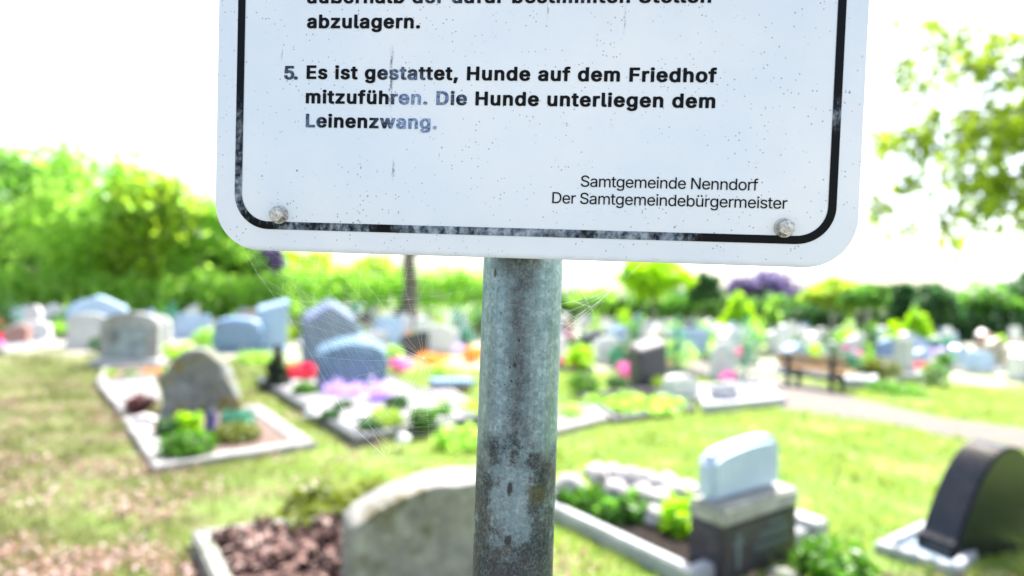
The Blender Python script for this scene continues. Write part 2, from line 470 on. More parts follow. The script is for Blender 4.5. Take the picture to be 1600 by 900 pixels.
GLYPH_DATA = r'''{"bold":{" ":[187,[]],",":[188,[[24,-142,8,-134,3,-124,3,-112,31,66,38,86,56,95,150,94,166,86,171,76,171,62,122,-114,114,-134,96,-143]]],".":[188,[[74,-28,44,-16,26,2,15,28,18,64,33,90,55,104,78,111,115,110,146,98,162,84,175,56,174,24,166,4,150,-14,114,-29]]],"5":[453,[[186,-30,154,-24,126,-14,96,2,77,16,56,39,37,72,30,94,25,122,25,136,30,146,46,154,134,155,152,146,161,116,178,93,198,80,214,75,228,75,248,82,267,96,280,114,290,138,293,174,286,198,271,224,242,246,226,251,204,250,182,244,156,228,138,221,112,221,58,228,39,236,34,246,33,264,62,516,67,526,82,532,124,533,378,533,395,526,401,514,401,446,396,435,386,430,376,427,188,427,183,424,175,364,176,354,200,357,274,355,310,344,354,320,373,304,400,266,418,222,425,186,425,138,412,86,390,45,358,11,310,-16,270,-28,252,-31]]],"D":[502,[[48,-24,33,-18,27,-4,27,512,32,524,52,533,276,531,318,522,352,510,390,490,413,472,446,436,474,384,489,336,495,296,495,216,489,174,482,148,468,112,442,67,414,37,384,16,344,-4,304,-17,242,-25],[160,82,224,81,252,85,280,94,316,117,340,148,348,164,361,208,365,238,365,272,361,302,350,340,342,358,322,385,294,408,266,420,230,427,160,426]]],"E":[419,[[48,-24,33,-18,27,-4,27,512,32,525,52,533,384,533,401,526,406,516,406,444,401,434,384,427,160,426,159,322,159,312,162,309,364,309,384,301,389,290,389,224,384,213,374,208,364,205,160,204,159,86,164,81,384,81,394,78,404,73,409,62,408,-8,402,-18,384,-25]]],"F":[410,[[48,-24,33,-18,27,-4,27,512,32,524,52,533,378,533,388,530,398,525,403,514,403,446,398,435,380,427,308,427,160,426,159,304,164,301,356,301,366,298,376,293,381,282,381,216,376,206,356,197,160,196,159,-4,157,-12,152,-18,136,-25]]],"H":[517,[[48,-24,33,-18,27,-4,27,512,32,525,50,533,134,533,154,524,159,512,160,314,354,313,359,318,359,512,364,524,384,533,466,533,478,529,486,524,491,512,491,-4,486,-17,468,-25,384,-25,364,-16,359,-4,358,206,164,207,159,202,159,-4,157,-12,152,-18,136,-25]]],"L":[393,[[48,-24,33,-18,27,-4,28,516,33,526,50,533,136,533,154,524,159,512,159,318,160,82,370,81,380,78,390,73,395,62,394,-8,388,-18,370,-25]]],"S":[447,[[184,-32,146,-26,110,-14,70,8,42,33,30,50,10,94,5,118,5,142,10,152,28,161,114,161,124,158,134,152,146,114,164,93,188,80,222,73,260,80,290,97,308,124,311,136,308,152,296,169,276,182,244,194,136,226,86,250,62,267,38,296,22,332,17,366,19,402,28,432,44,462,72,493,92,506,124,522,164,535,192,539,248,539,290,535,330,522,378,495,404,469,422,438,435,394,433,366,428,360,412,353,324,354,308,362,296,396,279,416,256,428,236,433,216,433,193,428,178,420,163,408,154,394,149,376,154,358,169,342,194,328,334,284,370,266,400,245,424,214,436,188,443,154,443,124,438,96,418,50,396,23,372,4,328,-18,290,-29,260,-33]]],"a":[389,[[130,-32,106,-28,60,-10,40,3,18,28,4,56,-3,82,-3,134,4,158,23,190,42,206,64,219,112,235,238,254,241,260,238,274,230,291,218,300,204,305,186,305,170,300,153,290,138,273,130,257,114,250,88,249,44,262,14,274,7,286,10,306,27,338,56,368,90,389,116,398,176,409,234,407,282,394,324,371,350,340,366,302,371,270,371,-4,366,-16,348,-25,266,-25,246,-17,204,-31],[169,70,202,78,223,94,235,112,241,132,240,150,206,146,154,136,141,130,130,118,127,98,133,86,150,74]]],"b":[424,[[204,-32,178,-28,144,-15,122,-25,42,-25,25,-18,19,-6,20,516,25,526,42,533,124,533,140,526,147,514,147,434,147,398,149,394,190,407,248,409,278,405,306,396,345,376,375,348,390,326,408,290,423,232,425,174,419,122,408,85,390,50,375,28,344,0,306,-20,270,-31],[215,72,240,76,267,98,280,120,293,170,293,210,278,262,262,285,252,293,240,300,225,304,218,305,196,298,179,286,170,275,156,246,147,202,149,160,162,116,186,85,206,74]]],"d":[424,[[170,-32,136,-26,90,-6,68,9,52,25,32,54,10,106,1,150,1,228,7,262,19,298,32,322,51,350,77,374,110,393,146,405,180,409,234,407,276,395,277,486,279,520,284,526,300,533,382,533,399,526,404,516,405,-6,399,-18,382,-25,302,-25,280,-15,236,-31],[199,72,206,71,228,78,254,101,270,138,277,172,275,222,263,262,242,289,224,300,209,304,202,305,180,298,156,277,140,246,131,204,133,158,147,114,168,87,182,77]]],"e":[404,[[184,-32,156,-29,122,-18,77,6,42,41,16,90,1,148,1,224,8,260,18,290,44,337,68,363,92,380,144,402,188,409,224,409,264,403,290,394,322,378,362,343,390,293,399,264,405,226,405,164,400,153,390,148,380,145,136,144,142,120,159,94,182,77,204,71,220,71,244,80,261,94,277,122,294,129,322,129,372,116,392,108,398,98,398,80,380,42,361,18,334,-2,302,-18,256,-31],[139,246,266,245,268,248,262,264,247,284,236,294,220,302,200,305,184,300,168,291,153,276,141,258]]],"f":[254,[[68,-24,53,-18,47,-6,47,300,42,303,-4,303,-22,311,-27,322,-26,386,-21,396,-6,402,46,404,47,456,52,474,67,504,80,519,96,530,124,544,156,553,224,553,263,542,272,536,277,526,277,516,258,456,238,445,190,447,180,437,175,416,175,406,178,403,240,403,258,395,263,384,263,324,257,310,242,304,180,303,175,300,174,-8,169,-18,152,-25]]],"g":[425,[[172,-174,144,-171,104,-158,76,-144,52,-127,32,-105,18,-80,17,-64,22,-54,80,-20,114,-17,131,-24,150,-49,170,-64,188,-71,214,-73,240,-66,261,-52,270,-38,277,-8,274,-6,230,-19,148,-17,114,-6,86,8,64,23,47,40,32,62,16,94,1,152,1,230,10,272,23,304,44,341,64,363,106,391,148,405,180,409,236,407,280,392,302,403,384,403,401,396,406,386,407,-26,405,-46,396,-76,372,-117,349,-138,320,-154,286,-166,256,-173],[201,84,216,85,234,92,260,117,270,140,279,192,275,226,262,264,239,292,226,300,210,304,184,300,155,276,142,252,131,208,133,162,146,124,155,110,175,92]]],"h":[410,[[40,-24,25,-18,19,-4,19,512,25,526,42,533,122,533,142,525,147,512,148,395,190,407,246,409,276,405,302,396,338,377,364,348,380,316,391,270,391,240,391,-4,385,-18,368,-25,288,-25,268,-16,263,-4,261,248,253,274,239,292,220,302,204,303,184,296,165,280,154,260,149,242,147,-4,145,-12,140,-18,124,-25]]],"i":[167,[[40,-24,25,-18,19,-4,19,384,25,396,42,403,126,402,141,396,147,382,147,-6,141,-18,124,-25],[60,420,32,432,18,446,7,470,10,504,21,524,32,534,48,542,62,547,108,546,136,534,150,520,161,494,158,462,147,442,136,432,120,424,106,419]]],"l":[189,[[112,-26,74,-16,48,-1,27,30,19,58,19,512,25,526,42,533,122,533,141,526,147,514,147,102,149,84,154,77,182,77,200,69,205,58,215,0,208,-15,192,-22,164,-27]]],"m":[610,[[40,-24,25,-18,19,-4,19,382,25,396,42,403,122,403,144,394,188,409,252,409,296,393,322,374,359,396,392,407,470,409,512,396,545,376,560,360,580,325,591,278,591,-6,585,-18,568,-25,484,-25,466,-17,462,-8,461,4,461,262,453,286,432,302,420,305,404,302,383,286,372,262,369,246,369,-4,364,-16,346,-25,264,-25,247,-18,241,-6,239,268,232,284,220,297,212,302,196,305,180,298,163,284,154,268,149,252,146,-9,140,-18,124,-25]]],"n":[410,[[40,-24,25,-18,19,-4,19,382,24,395,34,400,44,403,122,403,144,392,190,407,246,409,276,405,302,396,340,375,366,344,380,316,389,284,391,114,391,-4,386,-17,366,-25,286,-25,269,-18,263,-4,263,222,258,260,248,283,230,298,216,303,192,300,177,292,164,279,154,260,149,242,146,-9,140,-18,124,-25]]],"o":[415,[[180,-32,144,-26,96,-6,68,13,38,48,18,86,5,126,1,152,1,226,10,268,30,314,55,350,77,370,122,394,156,405,190,409,234,407,270,402,322,380,342,367,374,332,398,288,411,246,415,214,413,140,400,92,382,56,357,22,333,2,294,-18,260,-29,230,-33],[199,72,212,71,231,76,259,100,274,128,285,174,285,200,281,224,266,264,243,292,228,300,216,303,204,305,186,300,174,293,157,276,144,254,131,204,133,158,147,114,166,89,182,78]]],"r":[259,[[40,-24,25,-18,19,-4,19,382,21,390,26,396,42,403,122,403,142,395,190,409,248,408,270,400,276,390,277,320,272,308,254,299,208,301,187,296,163,278,150,250,147,232,147,-4,145,-12,140,-18,124,-25]]],"s":[365,[[154,-32,126,-29,96,-20,62,-4,45,8,24,32,8,64,1,88,1,100,6,110,22,118,72,129,106,129,124,121,136,94,148,81,160,74,182,69,204,74,217,80,230,94,232,108,222,121,208,128,102,156,54,181,34,201,20,228,13,252,13,294,22,324,36,348,58,371,72,380,100,394,134,405,200,409,230,407,274,394,316,369,338,342,352,314,357,302,356,282,350,272,330,264,284,253,256,253,238,261,226,285,209,302,194,307,180,307,162,300,149,290,143,278,146,268,155,258,168,252,284,220,326,197,344,179,358,152,365,128,365,86,358,60,348,40,322,9,306,-2,274,-18,228,-31]]],"t":[227,[[144,-28,118,-24,76,-6,54,13,38,44,31,72,31,300,28,303,-4,303,-22,312,-27,322,-27,382,-22,395,-12,400,30,404,31,476,38,488,56,495,136,495,150,489,159,476,160,404,216,402,231,396,237,382,237,322,232,311,214,303,164,303,159,300,161,88,164,79,170,75,214,77,232,69,236,60,247,12,247,-2,241,-16,222,-24,190,-29]]],"u":[410,[[148,-28,100,-14,68,5,44,34,26,74,19,110,19,382,24,395,44,403,124,403,142,395,147,382,147,148,156,106,167,90,177,82,198,75,216,78,228,84,247,102,256,120,263,164,264,387,270,396,286,403,368,403,385,396,391,382,391,-4,386,-17,368,-25,290,-25,276,-21,266,-13,214,-29]]],"w":[567,[[124,-24,108,-16,92,30,-8,360,-11,384,-5,396,12,403,96,403,116,395,124,376,170,218,218,386,223,396,240,403,328,403,345,396,354,374,396,220,398,219,400,224,410,258,446,386,452,396,468,403,556,403,573,396,579,384,578,370,560,310,466,0,458,-17,440,-25,360,-25,339,-16,332,0,284,163,280,156,236,4,228,-17,210,-25]]],"z":[380,[[28,-24,13,-18,7,-6,7,50,11,60,193,296,188,299,36,299,20,306,13,320,13,384,18,395,38,403,350,401,362,395,367,384,367,326,365,318,187,84,192,81,350,81,366,74,373,60,373,-6,368,-17,348,-25]]],"ß":[441,[[232,-30,198,-24,156,-10,148,-18,130,-25,50,-25,34,-18,29,-12,27,-4,27,396,34,430,48,464,60,483,82,505,96,514,124,528,166,539,228,539,254,533,276,526,316,505,342,479,356,452,365,422,365,364,360,346,347,318,322,280,321,268,332,251,384,211,416,176,428,154,435,134,437,80,430,52,420,32,409,16,384,-4,356,-18,318,-29],[251,76,274,75,290,80,302,90,307,108,300,123,283,140,234,177,213,198,192,238,189,294,204,328,234,370,237,396,231,412,214,429,202,433,190,432,173,422,166,412,160,394,155,356,155,92,158,89,176,97,200,97]]],"ü":[410,[[148,-28,100,-14,68,5,44,34,26,74,19,110,19,382,24,395,44,403,124,403,142,395,147,382,147,148,156,106,167,90,177,82,198,75,216,78,228,84,247,102,256,120,263,164,264,387,270,396,286,403,368,403,385,396,391,382,391,-4,386,-17,368,-25,290,-25,276,-21,266,-13,214,-29],[110,420,82,432,70,444,59,466,59,498,70,522,80,532,110,546,130,547,156,546,181,534,181,432,156,419],[252,420,230,430,227,434,228,534,256,547,298,547,318,539,337,526,351,498,351,468,340,444,328,432,302,420]]]},"regular":{" ":[187,[]],"D":[502,[[60,-4,57,2,58,510,64,513,238,513,278,509,306,502,338,491,370,472,398,449,424,416,444,378,459,330,465,288,465,220,459,180,452,154,438,118,416,81,388,51,358,30,326,14,294,4,230,-5],[130,62,236,61,288,72,332,95,349,110,366,134,378,158,391,202,395,234,395,278,391,308,380,346,368,372,347,400,333,414,310,428,268,443,242,447,130,446]]],"N":[523,[[60,-4,57,2,58,510,64,513,134,513,140,511,396,104,395,508,402,513,460,513,466,510,466,-2,460,-5,390,-5,383,-2,202,282,126,407,129,334,129,0,124,-5]]],"S":[447,[[196,-12,138,0,108,14,86,29,60,57,44,88,35,122,36,138,42,141,106,140,120,100,138,79,152,70,196,55,240,53,288,66,306,76,323,90,336,111,341,128,341,150,336,164,322,183,294,200,256,214,154,244,99,272,73,296,61,314,51,340,47,376,52,408,61,434,77,458,99,480,138,503,166,512,202,519,238,519,278,515,312,504,352,481,377,456,391,434,403,400,404,376,398,373,336,374,322,410,304,430,268,448,220,455,176,446,152,434,137,422,124,400,119,382,119,368,124,352,142,329,175,310,306,270,344,252,363,240,389,214,402,192,411,164,413,130,408,102,392,64,370,37,346,18,310,0,278,-9,248,-13]]],"a":[389,[[142,-12,118,-8,86,4,66,17,44,42,34,62,27,88,27,128,34,152,46,173,58,185,96,206,144,219,240,231,262,238,271,250,268,280,256,305,244,314,216,325,188,327,164,322,140,312,119,296,100,269,39,288,37,292,40,300,49,318,57,330,80,353,111,372,154,385,200,389,252,380,296,358,324,326,336,296,341,264,340,-2,334,-5,276,-4,273,0,273,36,270,39,246,13,220,-2,192,-11],[157,50,182,49,217,58,244,75,262,100,271,126,270,178,220,169,142,156,116,144,104,132,96,104,98,90,106,74,113,66,131,56]]],"b":[424,[[216,-12,190,-8,166,2,151,12,116,50,115,0,112,-4,54,-5,49,0,49,508,56,513,110,513,116,510,117,398,118,330,136,351,156,368,178,380,202,387,224,389,256,387,288,378,312,366,348,335,364,312,378,284,388,250,395,198,393,152,384,110,364,64,349,42,329,22,300,3,258,-11],[203,52,232,51,246,54,262,59,280,71,294,85,310,113,323,162,325,190,323,216,316,246,304,276,288,299,277,308,258,318,238,324,208,325,194,322,170,312,153,300,140,282,128,258,117,210,119,154,126,126,136,102,149,82,161,70,178,60]]],"d":[424,[[182,-12,148,-6,116,8,94,23,78,39,58,68,40,112,31,156,31,222,38,258,55,304,77,336,116,368,156,384,200,389,246,380,276,363,306,331,307,426,308,510,314,513,368,513,375,508,375,0,370,-5,312,-4,309,0,308,49,280,17,250,-3,224,-11],[187,52,228,53,262,69,280,87,294,113,307,164,305,228,294,264,286,280,275,296,258,310,221,324,180,323,146,307,124,283,114,263,106,238,101,212,103,152,118,106,143,72,172,56]]],"e":[404,[[196,-12,168,-9,140,0,103,20,74,47,60,68,46,96,31,154,31,218,38,254,48,284,76,331,94,349,118,366,138,376,166,385,212,389,252,383,272,376,312,353,337,328,346,314,366,268,374,224,375,170,370,165,102,164,101,152,108,124,120,98,133,80,145,70,174,56,212,49,232,51,260,60,287,80,302,106,306,109,360,96,368,92,366,80,350,49,334,31,308,12,264,-7,226,-13],[102,226,302,226,303,236,296,260,288,278,274,297,256,312,222,325,188,325,170,320,142,305,120,281,104,242]]],"f":[254,[[80,-4,77,2,77,320,72,323,6,324,3,330,4,380,8,383,76,384,77,450,82,468,101,500,122,516,142,526,170,533,224,531,244,524,246,518,230,467,224,465,208,469,184,469,168,464,156,455,148,436,145,420,146,384,230,382,233,378,233,328,228,323,150,323,145,320,145,0,140,-5]]],"g":[425,[[184,-154,146,-148,102,-130,69,-104,54,-84,48,-74,48,-68,102,-37,130,-69,166,-88,188,-93,226,-93,262,-83,287,-66,297,-52,304,-32,307,-18,306,56,266,18,246,8,218,1,172,1,150,6,116,19,91,36,73,54,58,76,42,110,36,132,31,160,31,222,38,258,55,304,79,338,110,364,138,378,170,387,192,389,224,387,242,382,274,365,308,330,309,378,312,382,370,383,376,380,377,-20,375,-40,366,-70,346,-103,331,-118,302,-136,244,-153],[189,64,218,63,238,68,270,85,286,104,296,123,307,164,309,186,307,222,300,250,288,278,264,306,244,318,222,324,178,322,162,317,144,305,128,289,113,262,101,216,103,156,120,110,129,96,150,78,166,70]]],"i":[167,[[52,-4,49,2,49,378,54,383,114,382,117,376,117,0,112,-5],[72,440,57,446,44,460,37,476,38,492,44,507,58,520,74,527,96,526,111,520,124,506,131,488,128,468,123,458,106,443,94,439]]],"m":[610,[[52,-4,49,2,49,376,54,383,112,382,117,374,118,337,148,367,176,382,200,389,240,389,262,382,282,371,301,352,318,326,339,352,353,364,378,378,404,387,458,389,484,382,508,370,533,348,542,334,550,318,559,288,561,0,554,-5,498,-5,492,-2,491,82,491,268,486,286,480,299,470,309,450,320,418,327,386,320,367,310,356,299,346,280,339,254,338,-2,332,-5,274,-4,271,2,271,258,268,276,258,299,238,316,214,325,200,327,184,325,160,316,138,299,124,274,119,258,116,-2,110,-5]]],"n":[410,[[52,-4,49,2,49,376,52,382,112,382,115,378,116,332,154,368,178,380,202,387,232,389,264,385,288,377,314,361,340,330,350,310,359,278,361,114,360,-2,354,-5,300,-5,294,-2,293,228,291,254,284,278,266,305,244,318,216,325,200,325,174,318,151,306,138,293,124,266,119,248,116,-2,110,-5]]],"o":[415,[[192,-12,156,-6,122,8,94,27,64,62,48,92,35,132,31,158,31,220,40,262,48,285,70,322,90,345,116,364,158,382,200,389,222,387,258,382,296,366,316,353,348,319,368,282,380,242,385,210,385,164,379,126,370,98,350,60,328,33,300,12,266,-4,220,-13],[187,52,234,53,268,69,294,100,304,122,313,154,315,170,313,220,302,258,295,274,283,292,269,306,246,318,228,323,194,325,182,323,148,307,130,289,115,264,101,210,103,152,110,126,124,96,137,78,150,68,168,58]]],"r":[259,[[52,-4,49,2,50,380,56,383,112,382,115,378,116,337,142,365,156,374,180,384,200,388,232,389,246,384,246,322,240,319,194,321,170,314,144,299,128,278,122,264,117,238,117,0,112,-5]]],"s":[365,[[166,-12,114,-2,88,10,72,21,57,36,44,56,31,94,36,99,84,109,96,108,110,80,122,67,142,56,170,49,194,49,228,58,244,67,256,80,263,94,263,112,256,126,248,135,220,148,132,170,94,186,61,214,45,248,43,286,48,308,62,335,83,356,114,375,136,382,190,389,238,382,279,364,299,346,312,328,326,298,326,288,318,284,268,273,264,276,251,300,234,316,206,327,188,329,168,327,142,318,122,303,113,284,113,270,117,258,129,244,150,234,266,202,299,184,317,166,328,146,335,122,335,92,328,66,314,42,294,21,280,12,256,0,226,-9,196,-13]]],"t":[227,[[156,-8,130,-4,102,8,81,26,68,50,61,78,61,320,56,323,8,323,3,328,4,380,10,383,58,383,61,386,62,472,68,475,124,475,128,472,129,458,130,384,202,383,207,378,207,330,204,324,134,323,129,320,129,104,132,80,139,64,154,56,172,53,204,56,217,6,216,0,208,-5,180,-9]]],"ü":[410,[[160,-8,118,4,94,19,70,48,56,80,49,116,49,376,52,382,112,383,117,378,117,140,122,112,134,85,142,75,160,63,184,55,200,54,234,60,255,70,270,85,282,104,291,132,293,376,296,382,356,383,361,378,360,-2,354,-5,298,-4,295,0,294,47,268,19,240,2,202,-9],[122,440,108,446,96,458,89,472,90,494,97,510,112,522,124,527,144,526,158,520,170,508,177,492,176,470,170,457,158,446,144,439],[264,440,250,447,236,464,233,472,234,496,240,509,252,520,268,527,289,526,306,517,316,504,321,492,320,472,314,458,302,446,288,439]]]}}'''

# ================================================================== THE SETTING
GRID = R(36)                                      # the rows of graves run at this angle to the picture
UV = Vector((math.cos(GRID), math.sin(GRID))); VV = Vector((-math.sin(GRID), math.cos(GRID)))

t = NT('lawn', .95, .15)
big = t.noise(.35, 4, .6); fine = t.noise(9, 8, .7); mid = t.noise(1.6, 5, .65)
c1 = t.ramp(mid, [(.3, (.07, .165, .028)), (.5, (.15, .245, .05)), (.7, (.28, .31, .11))])
x, y, z = t.xyz()
left = dry_mask(t)
dry = t.ramp(fine, [(.3, (.055, .055, .022)), (.5, (.12, .105, .055)), (.72, (.2, .16, .11))])
bare = t.ramp(t.noise(3.2, 6, .7), [(.42, 0), (.6, 1)])
c2 = t.mix(t.math('MULTIPLY', left, t.math('ADD', t.math('MULTIPLY', bare, .5), .5)), c1, dry)
c2 = t.mix(t.ramp(t.noise(5.5, 4, .6), [(.58, 0), (.72, .5)]), c2, (.2, .18, .085))
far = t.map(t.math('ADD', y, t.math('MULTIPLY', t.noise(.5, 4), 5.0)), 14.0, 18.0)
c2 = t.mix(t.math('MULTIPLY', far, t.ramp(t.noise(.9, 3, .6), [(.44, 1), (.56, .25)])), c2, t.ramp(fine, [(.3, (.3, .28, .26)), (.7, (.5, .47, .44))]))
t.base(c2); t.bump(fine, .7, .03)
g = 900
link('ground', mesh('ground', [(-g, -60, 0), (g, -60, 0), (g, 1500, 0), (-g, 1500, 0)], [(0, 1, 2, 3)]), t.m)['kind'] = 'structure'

path_mat = soil_mat('path_gravel', (.15, .135, .122), (.245, .222, .205), 60)
def ribbon(name, L, Rr, z, mat):
    V = [(p[0], p[1], z) for p in L] + [(p[0], p[1], z) for p in Rr]; n = len(L)
    o = link(name, mesh(name, V, [(i, i + 1, n + i + 1, n + i) for i in range(n - 1)]), mat); o['kind'] = 'structure'; return o
ribbon('path', [(-60, -9), (60, -9)], [(-60, .12), (60, .12)], .006, path_mat)  # unseen path added behind the camera to bounce neutral light onto the sign
PLOTS.append([(-60, -9), (60, -9), (60, .12), (-60, .12)])
PL = [(10.2, 3.0), (7.6, 5.3), G(1475, 682)[:2], G(1400, 664)[:2], G(1300, 650)[:2], G(1225, 640)[:2], (4.55, 10.2), (4.9, 12.0), (4.5, 14.2), (3.4, 17.0), (1.0, 22.0)]
PR = [(11.8, 4.6), (8.8, 7.0), G(1475, 655)[:2], G(1410, 640)[:2], G(1340, 624)[:2], G(1290, 606)[:2], (6.3, 12.7), (6.2, 13.7), (6.0, 15.2), (4.9, 18.0), (2.6, 23.2)]
ribbon('path', PL, PR, .014, path_mat)
PL2 = [(5.6, 14.6), (9.5, 17.2), (14, 20.3), (20, 24.5)]; PR2 = [(6.0, 13.6), (10.3, 16.2), (14.8, 19.2), (20.8, 23.3)]
ribbon('path', PL2, PR2, .010, path_mat)
for A, B in ((PL, PR), (PL2, PR2)):
    for i in range(len(A) - 1): PLOTS.append([tuple(A[i]), tuple(A[i + 1]), tuple(B[i + 1]), tuple(B[i])])

# ================================================================== THE NOTICE SIGN
SX = Vector((0.9973909671720954, -0.07213582334296524, -0.002771568895870656))
SZ = Vector((-0.0009194105935608696, -0.051083646827360905, 0.9986939549786901))
SN = Vector((-0.07218319255666444, -0.9960857814553172, -0.051016690355975995))
SP = Vector((0.0064499, 0.40132, 1.6344866))
POST = Vector((0.0080, 0.4465, 0)); POST_R = .0314
sign = thing('notice_sign', POST, 'white cemetery rules notice board with black border and German text on a galvanized round post', 'sign')

def wear_shine_mat(name, blobs, fine, worn, ink=(.002, .0025, .004), rough=.45, stretch=None):  # second colour pair: real wear on the lettering, mostly painted reflections on the border
    t = NT(name, rough, .12); acc = None
    for bx, bz, br, st in blobs:
        d = t.n('ShaderNodeVectorMath', operation='DISTANCE'); t.l(t.co, d.inputs[0]); d.inputs[1].default_value = (bx, 0, bz)
        v = t.map(d.outputs['Value'], br * 1.25, 0.0, 0.0, st)
        acc = v if acc is None else t.math('MAXIMUM', acc, v)
    co = t.scaled(stretch) if stretch else None
    nz = t.noise(fine, 5, .75, co=co); nz2 = t.noise(fine * .22, 3, .6, co=co)
    k = t.math('ADD', t.math('MULTIPLY', nz, .75), t.math('MULTIPLY', nz2, .35))
    f = t.map(t.math('SUBTRACT', t.math('ADD', acc, .12), k), -.22, .14)
    t.base(t.mix(f, ink, t.ramp(t.noise(fine * .5, 3), [(.35, worn[0]), (.65, worn[1])])))
    t.bump(nz, .15, .0002); return t.m
text_m = wear_shine_mat('sign_ink', [(-.173, .126, .018, .36), (-.094, .126, .022, .40), (-.081, .109, .026, .66), (-.062, .109, .018, .5),
    (-.044, .109, .014, .38), (-.158, .091, .018, .42), (-.078, .091, .032, .85), (-.106, .091, .014, .35), (-.06, .178, .05, .32), (.03, .178, .03, .25)],
    1300, ((.04, .085, .22), (.34, .44, .62)))
border_m = wear_shine_mat('border_paint_shine', [(-0.165, 0.0145, 0.04, 0.43), (-0.13, 0.0145, 0.035, 0.48), (-0.06, 0.0145, 0.05, 0.6), (-0.01, 0.0145, 0.05, 0.63), (0.03, 0.0145, 0.035, 0.5),
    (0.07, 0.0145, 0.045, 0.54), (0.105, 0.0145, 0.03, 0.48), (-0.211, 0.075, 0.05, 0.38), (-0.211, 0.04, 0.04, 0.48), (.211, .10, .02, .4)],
    330, ((.012, .022, .05), (.36, .43, .5)), rough=.35, stretch=(1, 1, .45))  # pale patches: glossy reflections painted into the border colour, with some wear

t = NT('sign_white', .3, .5); t.b.inputs['Coat Weight'].default_value = .6; t.b.inputs['Coat Roughness'].default_value = .12
n0 = t.noise(4.5, 5, .6)
c0 = t.ramp(n0, [(.38, (.68, .75, .825)), (.62, (.80, .825, .84))])  # chalky mottling; its bluish to white range also paints in the sky's gradient
x, y, z = t.xyz()
v1 = t.vor(150); cell = t.n('ShaderNodeTexVoronoi'); cell.inputs['Scale'].default_value = 150; t.l(t.co, cell.inputs['Vector'])
bw = t.n('ShaderNodeSeparateXYZ'); t.l(cell.outputs['Color'], bw.inputs[0])
pick = t.math('GREATER_THAN', bw.outputs[0], .86)
dens = t.map(t.noise(16, 3, .6), .42, .62)
sp = t.math('MULTIPLY', t.math('MULTIPLY', t.map(t.math('ADD', v1, t.math('MULTIPLY', t.noise(900, 3), .16)), .24, .14), pick), dens)
cell2 = t.n('ShaderNodeTexVoronoi'); cell2.inputs['Scale'].default_value = 420; t.l(t.co, cell2.inputs['Vector'])
bw2 = t.n('ShaderNodeSeparateXYZ'); t.l(cell2.outputs['Color'], bw2.inputs[0])
sp2 = t.math('MULTIPLY', t.math('MULTIPLY', t.map(cell2.outputs['Distance'], .3, .16), t.math('GREATER_THAN', bw2.outputs[0], .8)), t.map(t.noise(22, 3), .4, .58))
c0 = t.mix(t.math('MULTIPLY', sp2, .75), c0, (.16, .16, .17))
c0 = t.mix(t.math('MULTIPLY', sp, .85), c0, (.13, .13, .14))
def streak(x0, wd, za, zb, amt, c):                                   # dried run-off marks of dirt
    wob = t.math('MULTIPLY', t.math('SUBTRACT', t.noise(120, 3), .5), .004)
    dx = t.math('ABSOLUTE', t.math('SUBTRACT', t.math('ADD', x, wob), x0))
    m = t.math('MULTIPLY', t.map(dx, wd, wd * .3), t.math('MULTIPLY', t.map(z, za, za + .012), t.map(z, zb, zb - .012)))
    m = t.math('MULTIPLY', m, t.map(t.noise(520, 4, .7), .40, .56))
    return t.mix(t.math('MULTIPLY', m, amt), c, (.1, .095, .08))
c0 = streak(-.0988, .0016, .098, .148, .9, c0); c0 = streak(-.0955, .0013, .047, .067, .95, c0)
for sx_, za_, zb_ in ((.066, .15, .178), (.012, .16, .182), (-.18, .13, .15)): c0 = streak(sx_, .0009, za_, zb_, .5, c0)
scuff = t.math('MULTIPLY', t.map(t.noise(95, 5, .7), .60, .70), t.map(t.noise(11, 3), .48, .62))
c0 = t.mix(t.math('MULTIPLY', scuff, .3), c0, (.36, .37, .38))
edge = t.map(t.math('ADD', z, t.math('MULTIPLY', t.noise(70, 4), .004)), .0022, -.002)
c0 = t.mix(t.math('MULTIPLY', edge, .35), c0, (.35, .35, .34))
t.base(c0); t.bump(t.noise(700, 3), .05, .0003)
sign_m = t.m

def rrect(hx, z0, z1, r, n=10):
    out = []
    for cx, cz, a0 in ((hx - r, z0 + r, -90), (hx - r, z1 - r, 0), (-hx + r, z1 - r, 90), (-hx + r, z0 + r, 180)):
        for i in range(n + 1):
            a = R(a0 + 90 * i / n); out.append((cx + r * math.cos(a), cz + r * math.sin(a)))
    return out
TOPZ = .70
bm = bmesh.new(); P = rrect(.2293, -.0040, TOPZ, .0345, 14)
f0 = [bm.verts.new((a, 0, b)) for a, b in P]; f1 = [bm.verts.new((a, .0028, b)) for a, b in P]
bm.faces.new(f0); bm.faces.new(f1[::-1])
for i in range(len(P)):
    j = (i + 1) % len(P); bm.faces.new((f0[j], f0[i], f1[i], f1[j]))
panel = link('sign_panel', bm_mesh(bm, 'sign_panel', bevel=.0006, seg=2), sign_m, sign)
Mrot = Matrix((SX, -SN, SZ)).transposed().to_4x4()
panel.matrix_basis = Matrix.Translation(SP - POST) @ Mrot
V, Fc = [], []; A = rrect(.2142, .0117, TOPZ - .0157, .0262, 14); B = rrect(.2086, .0174, TOPZ - .0214, .0206, 14); n = len(A)
V = [(a, -.0003, b) for a, b in A] + [(a, -.0003, b) for a, b in B]
Fc = [(i, (i + 1) % n, n + (i + 1) % n, n + i) for i in range(n)]
link('border', mesh('border', V, Fc), border_m, panel)

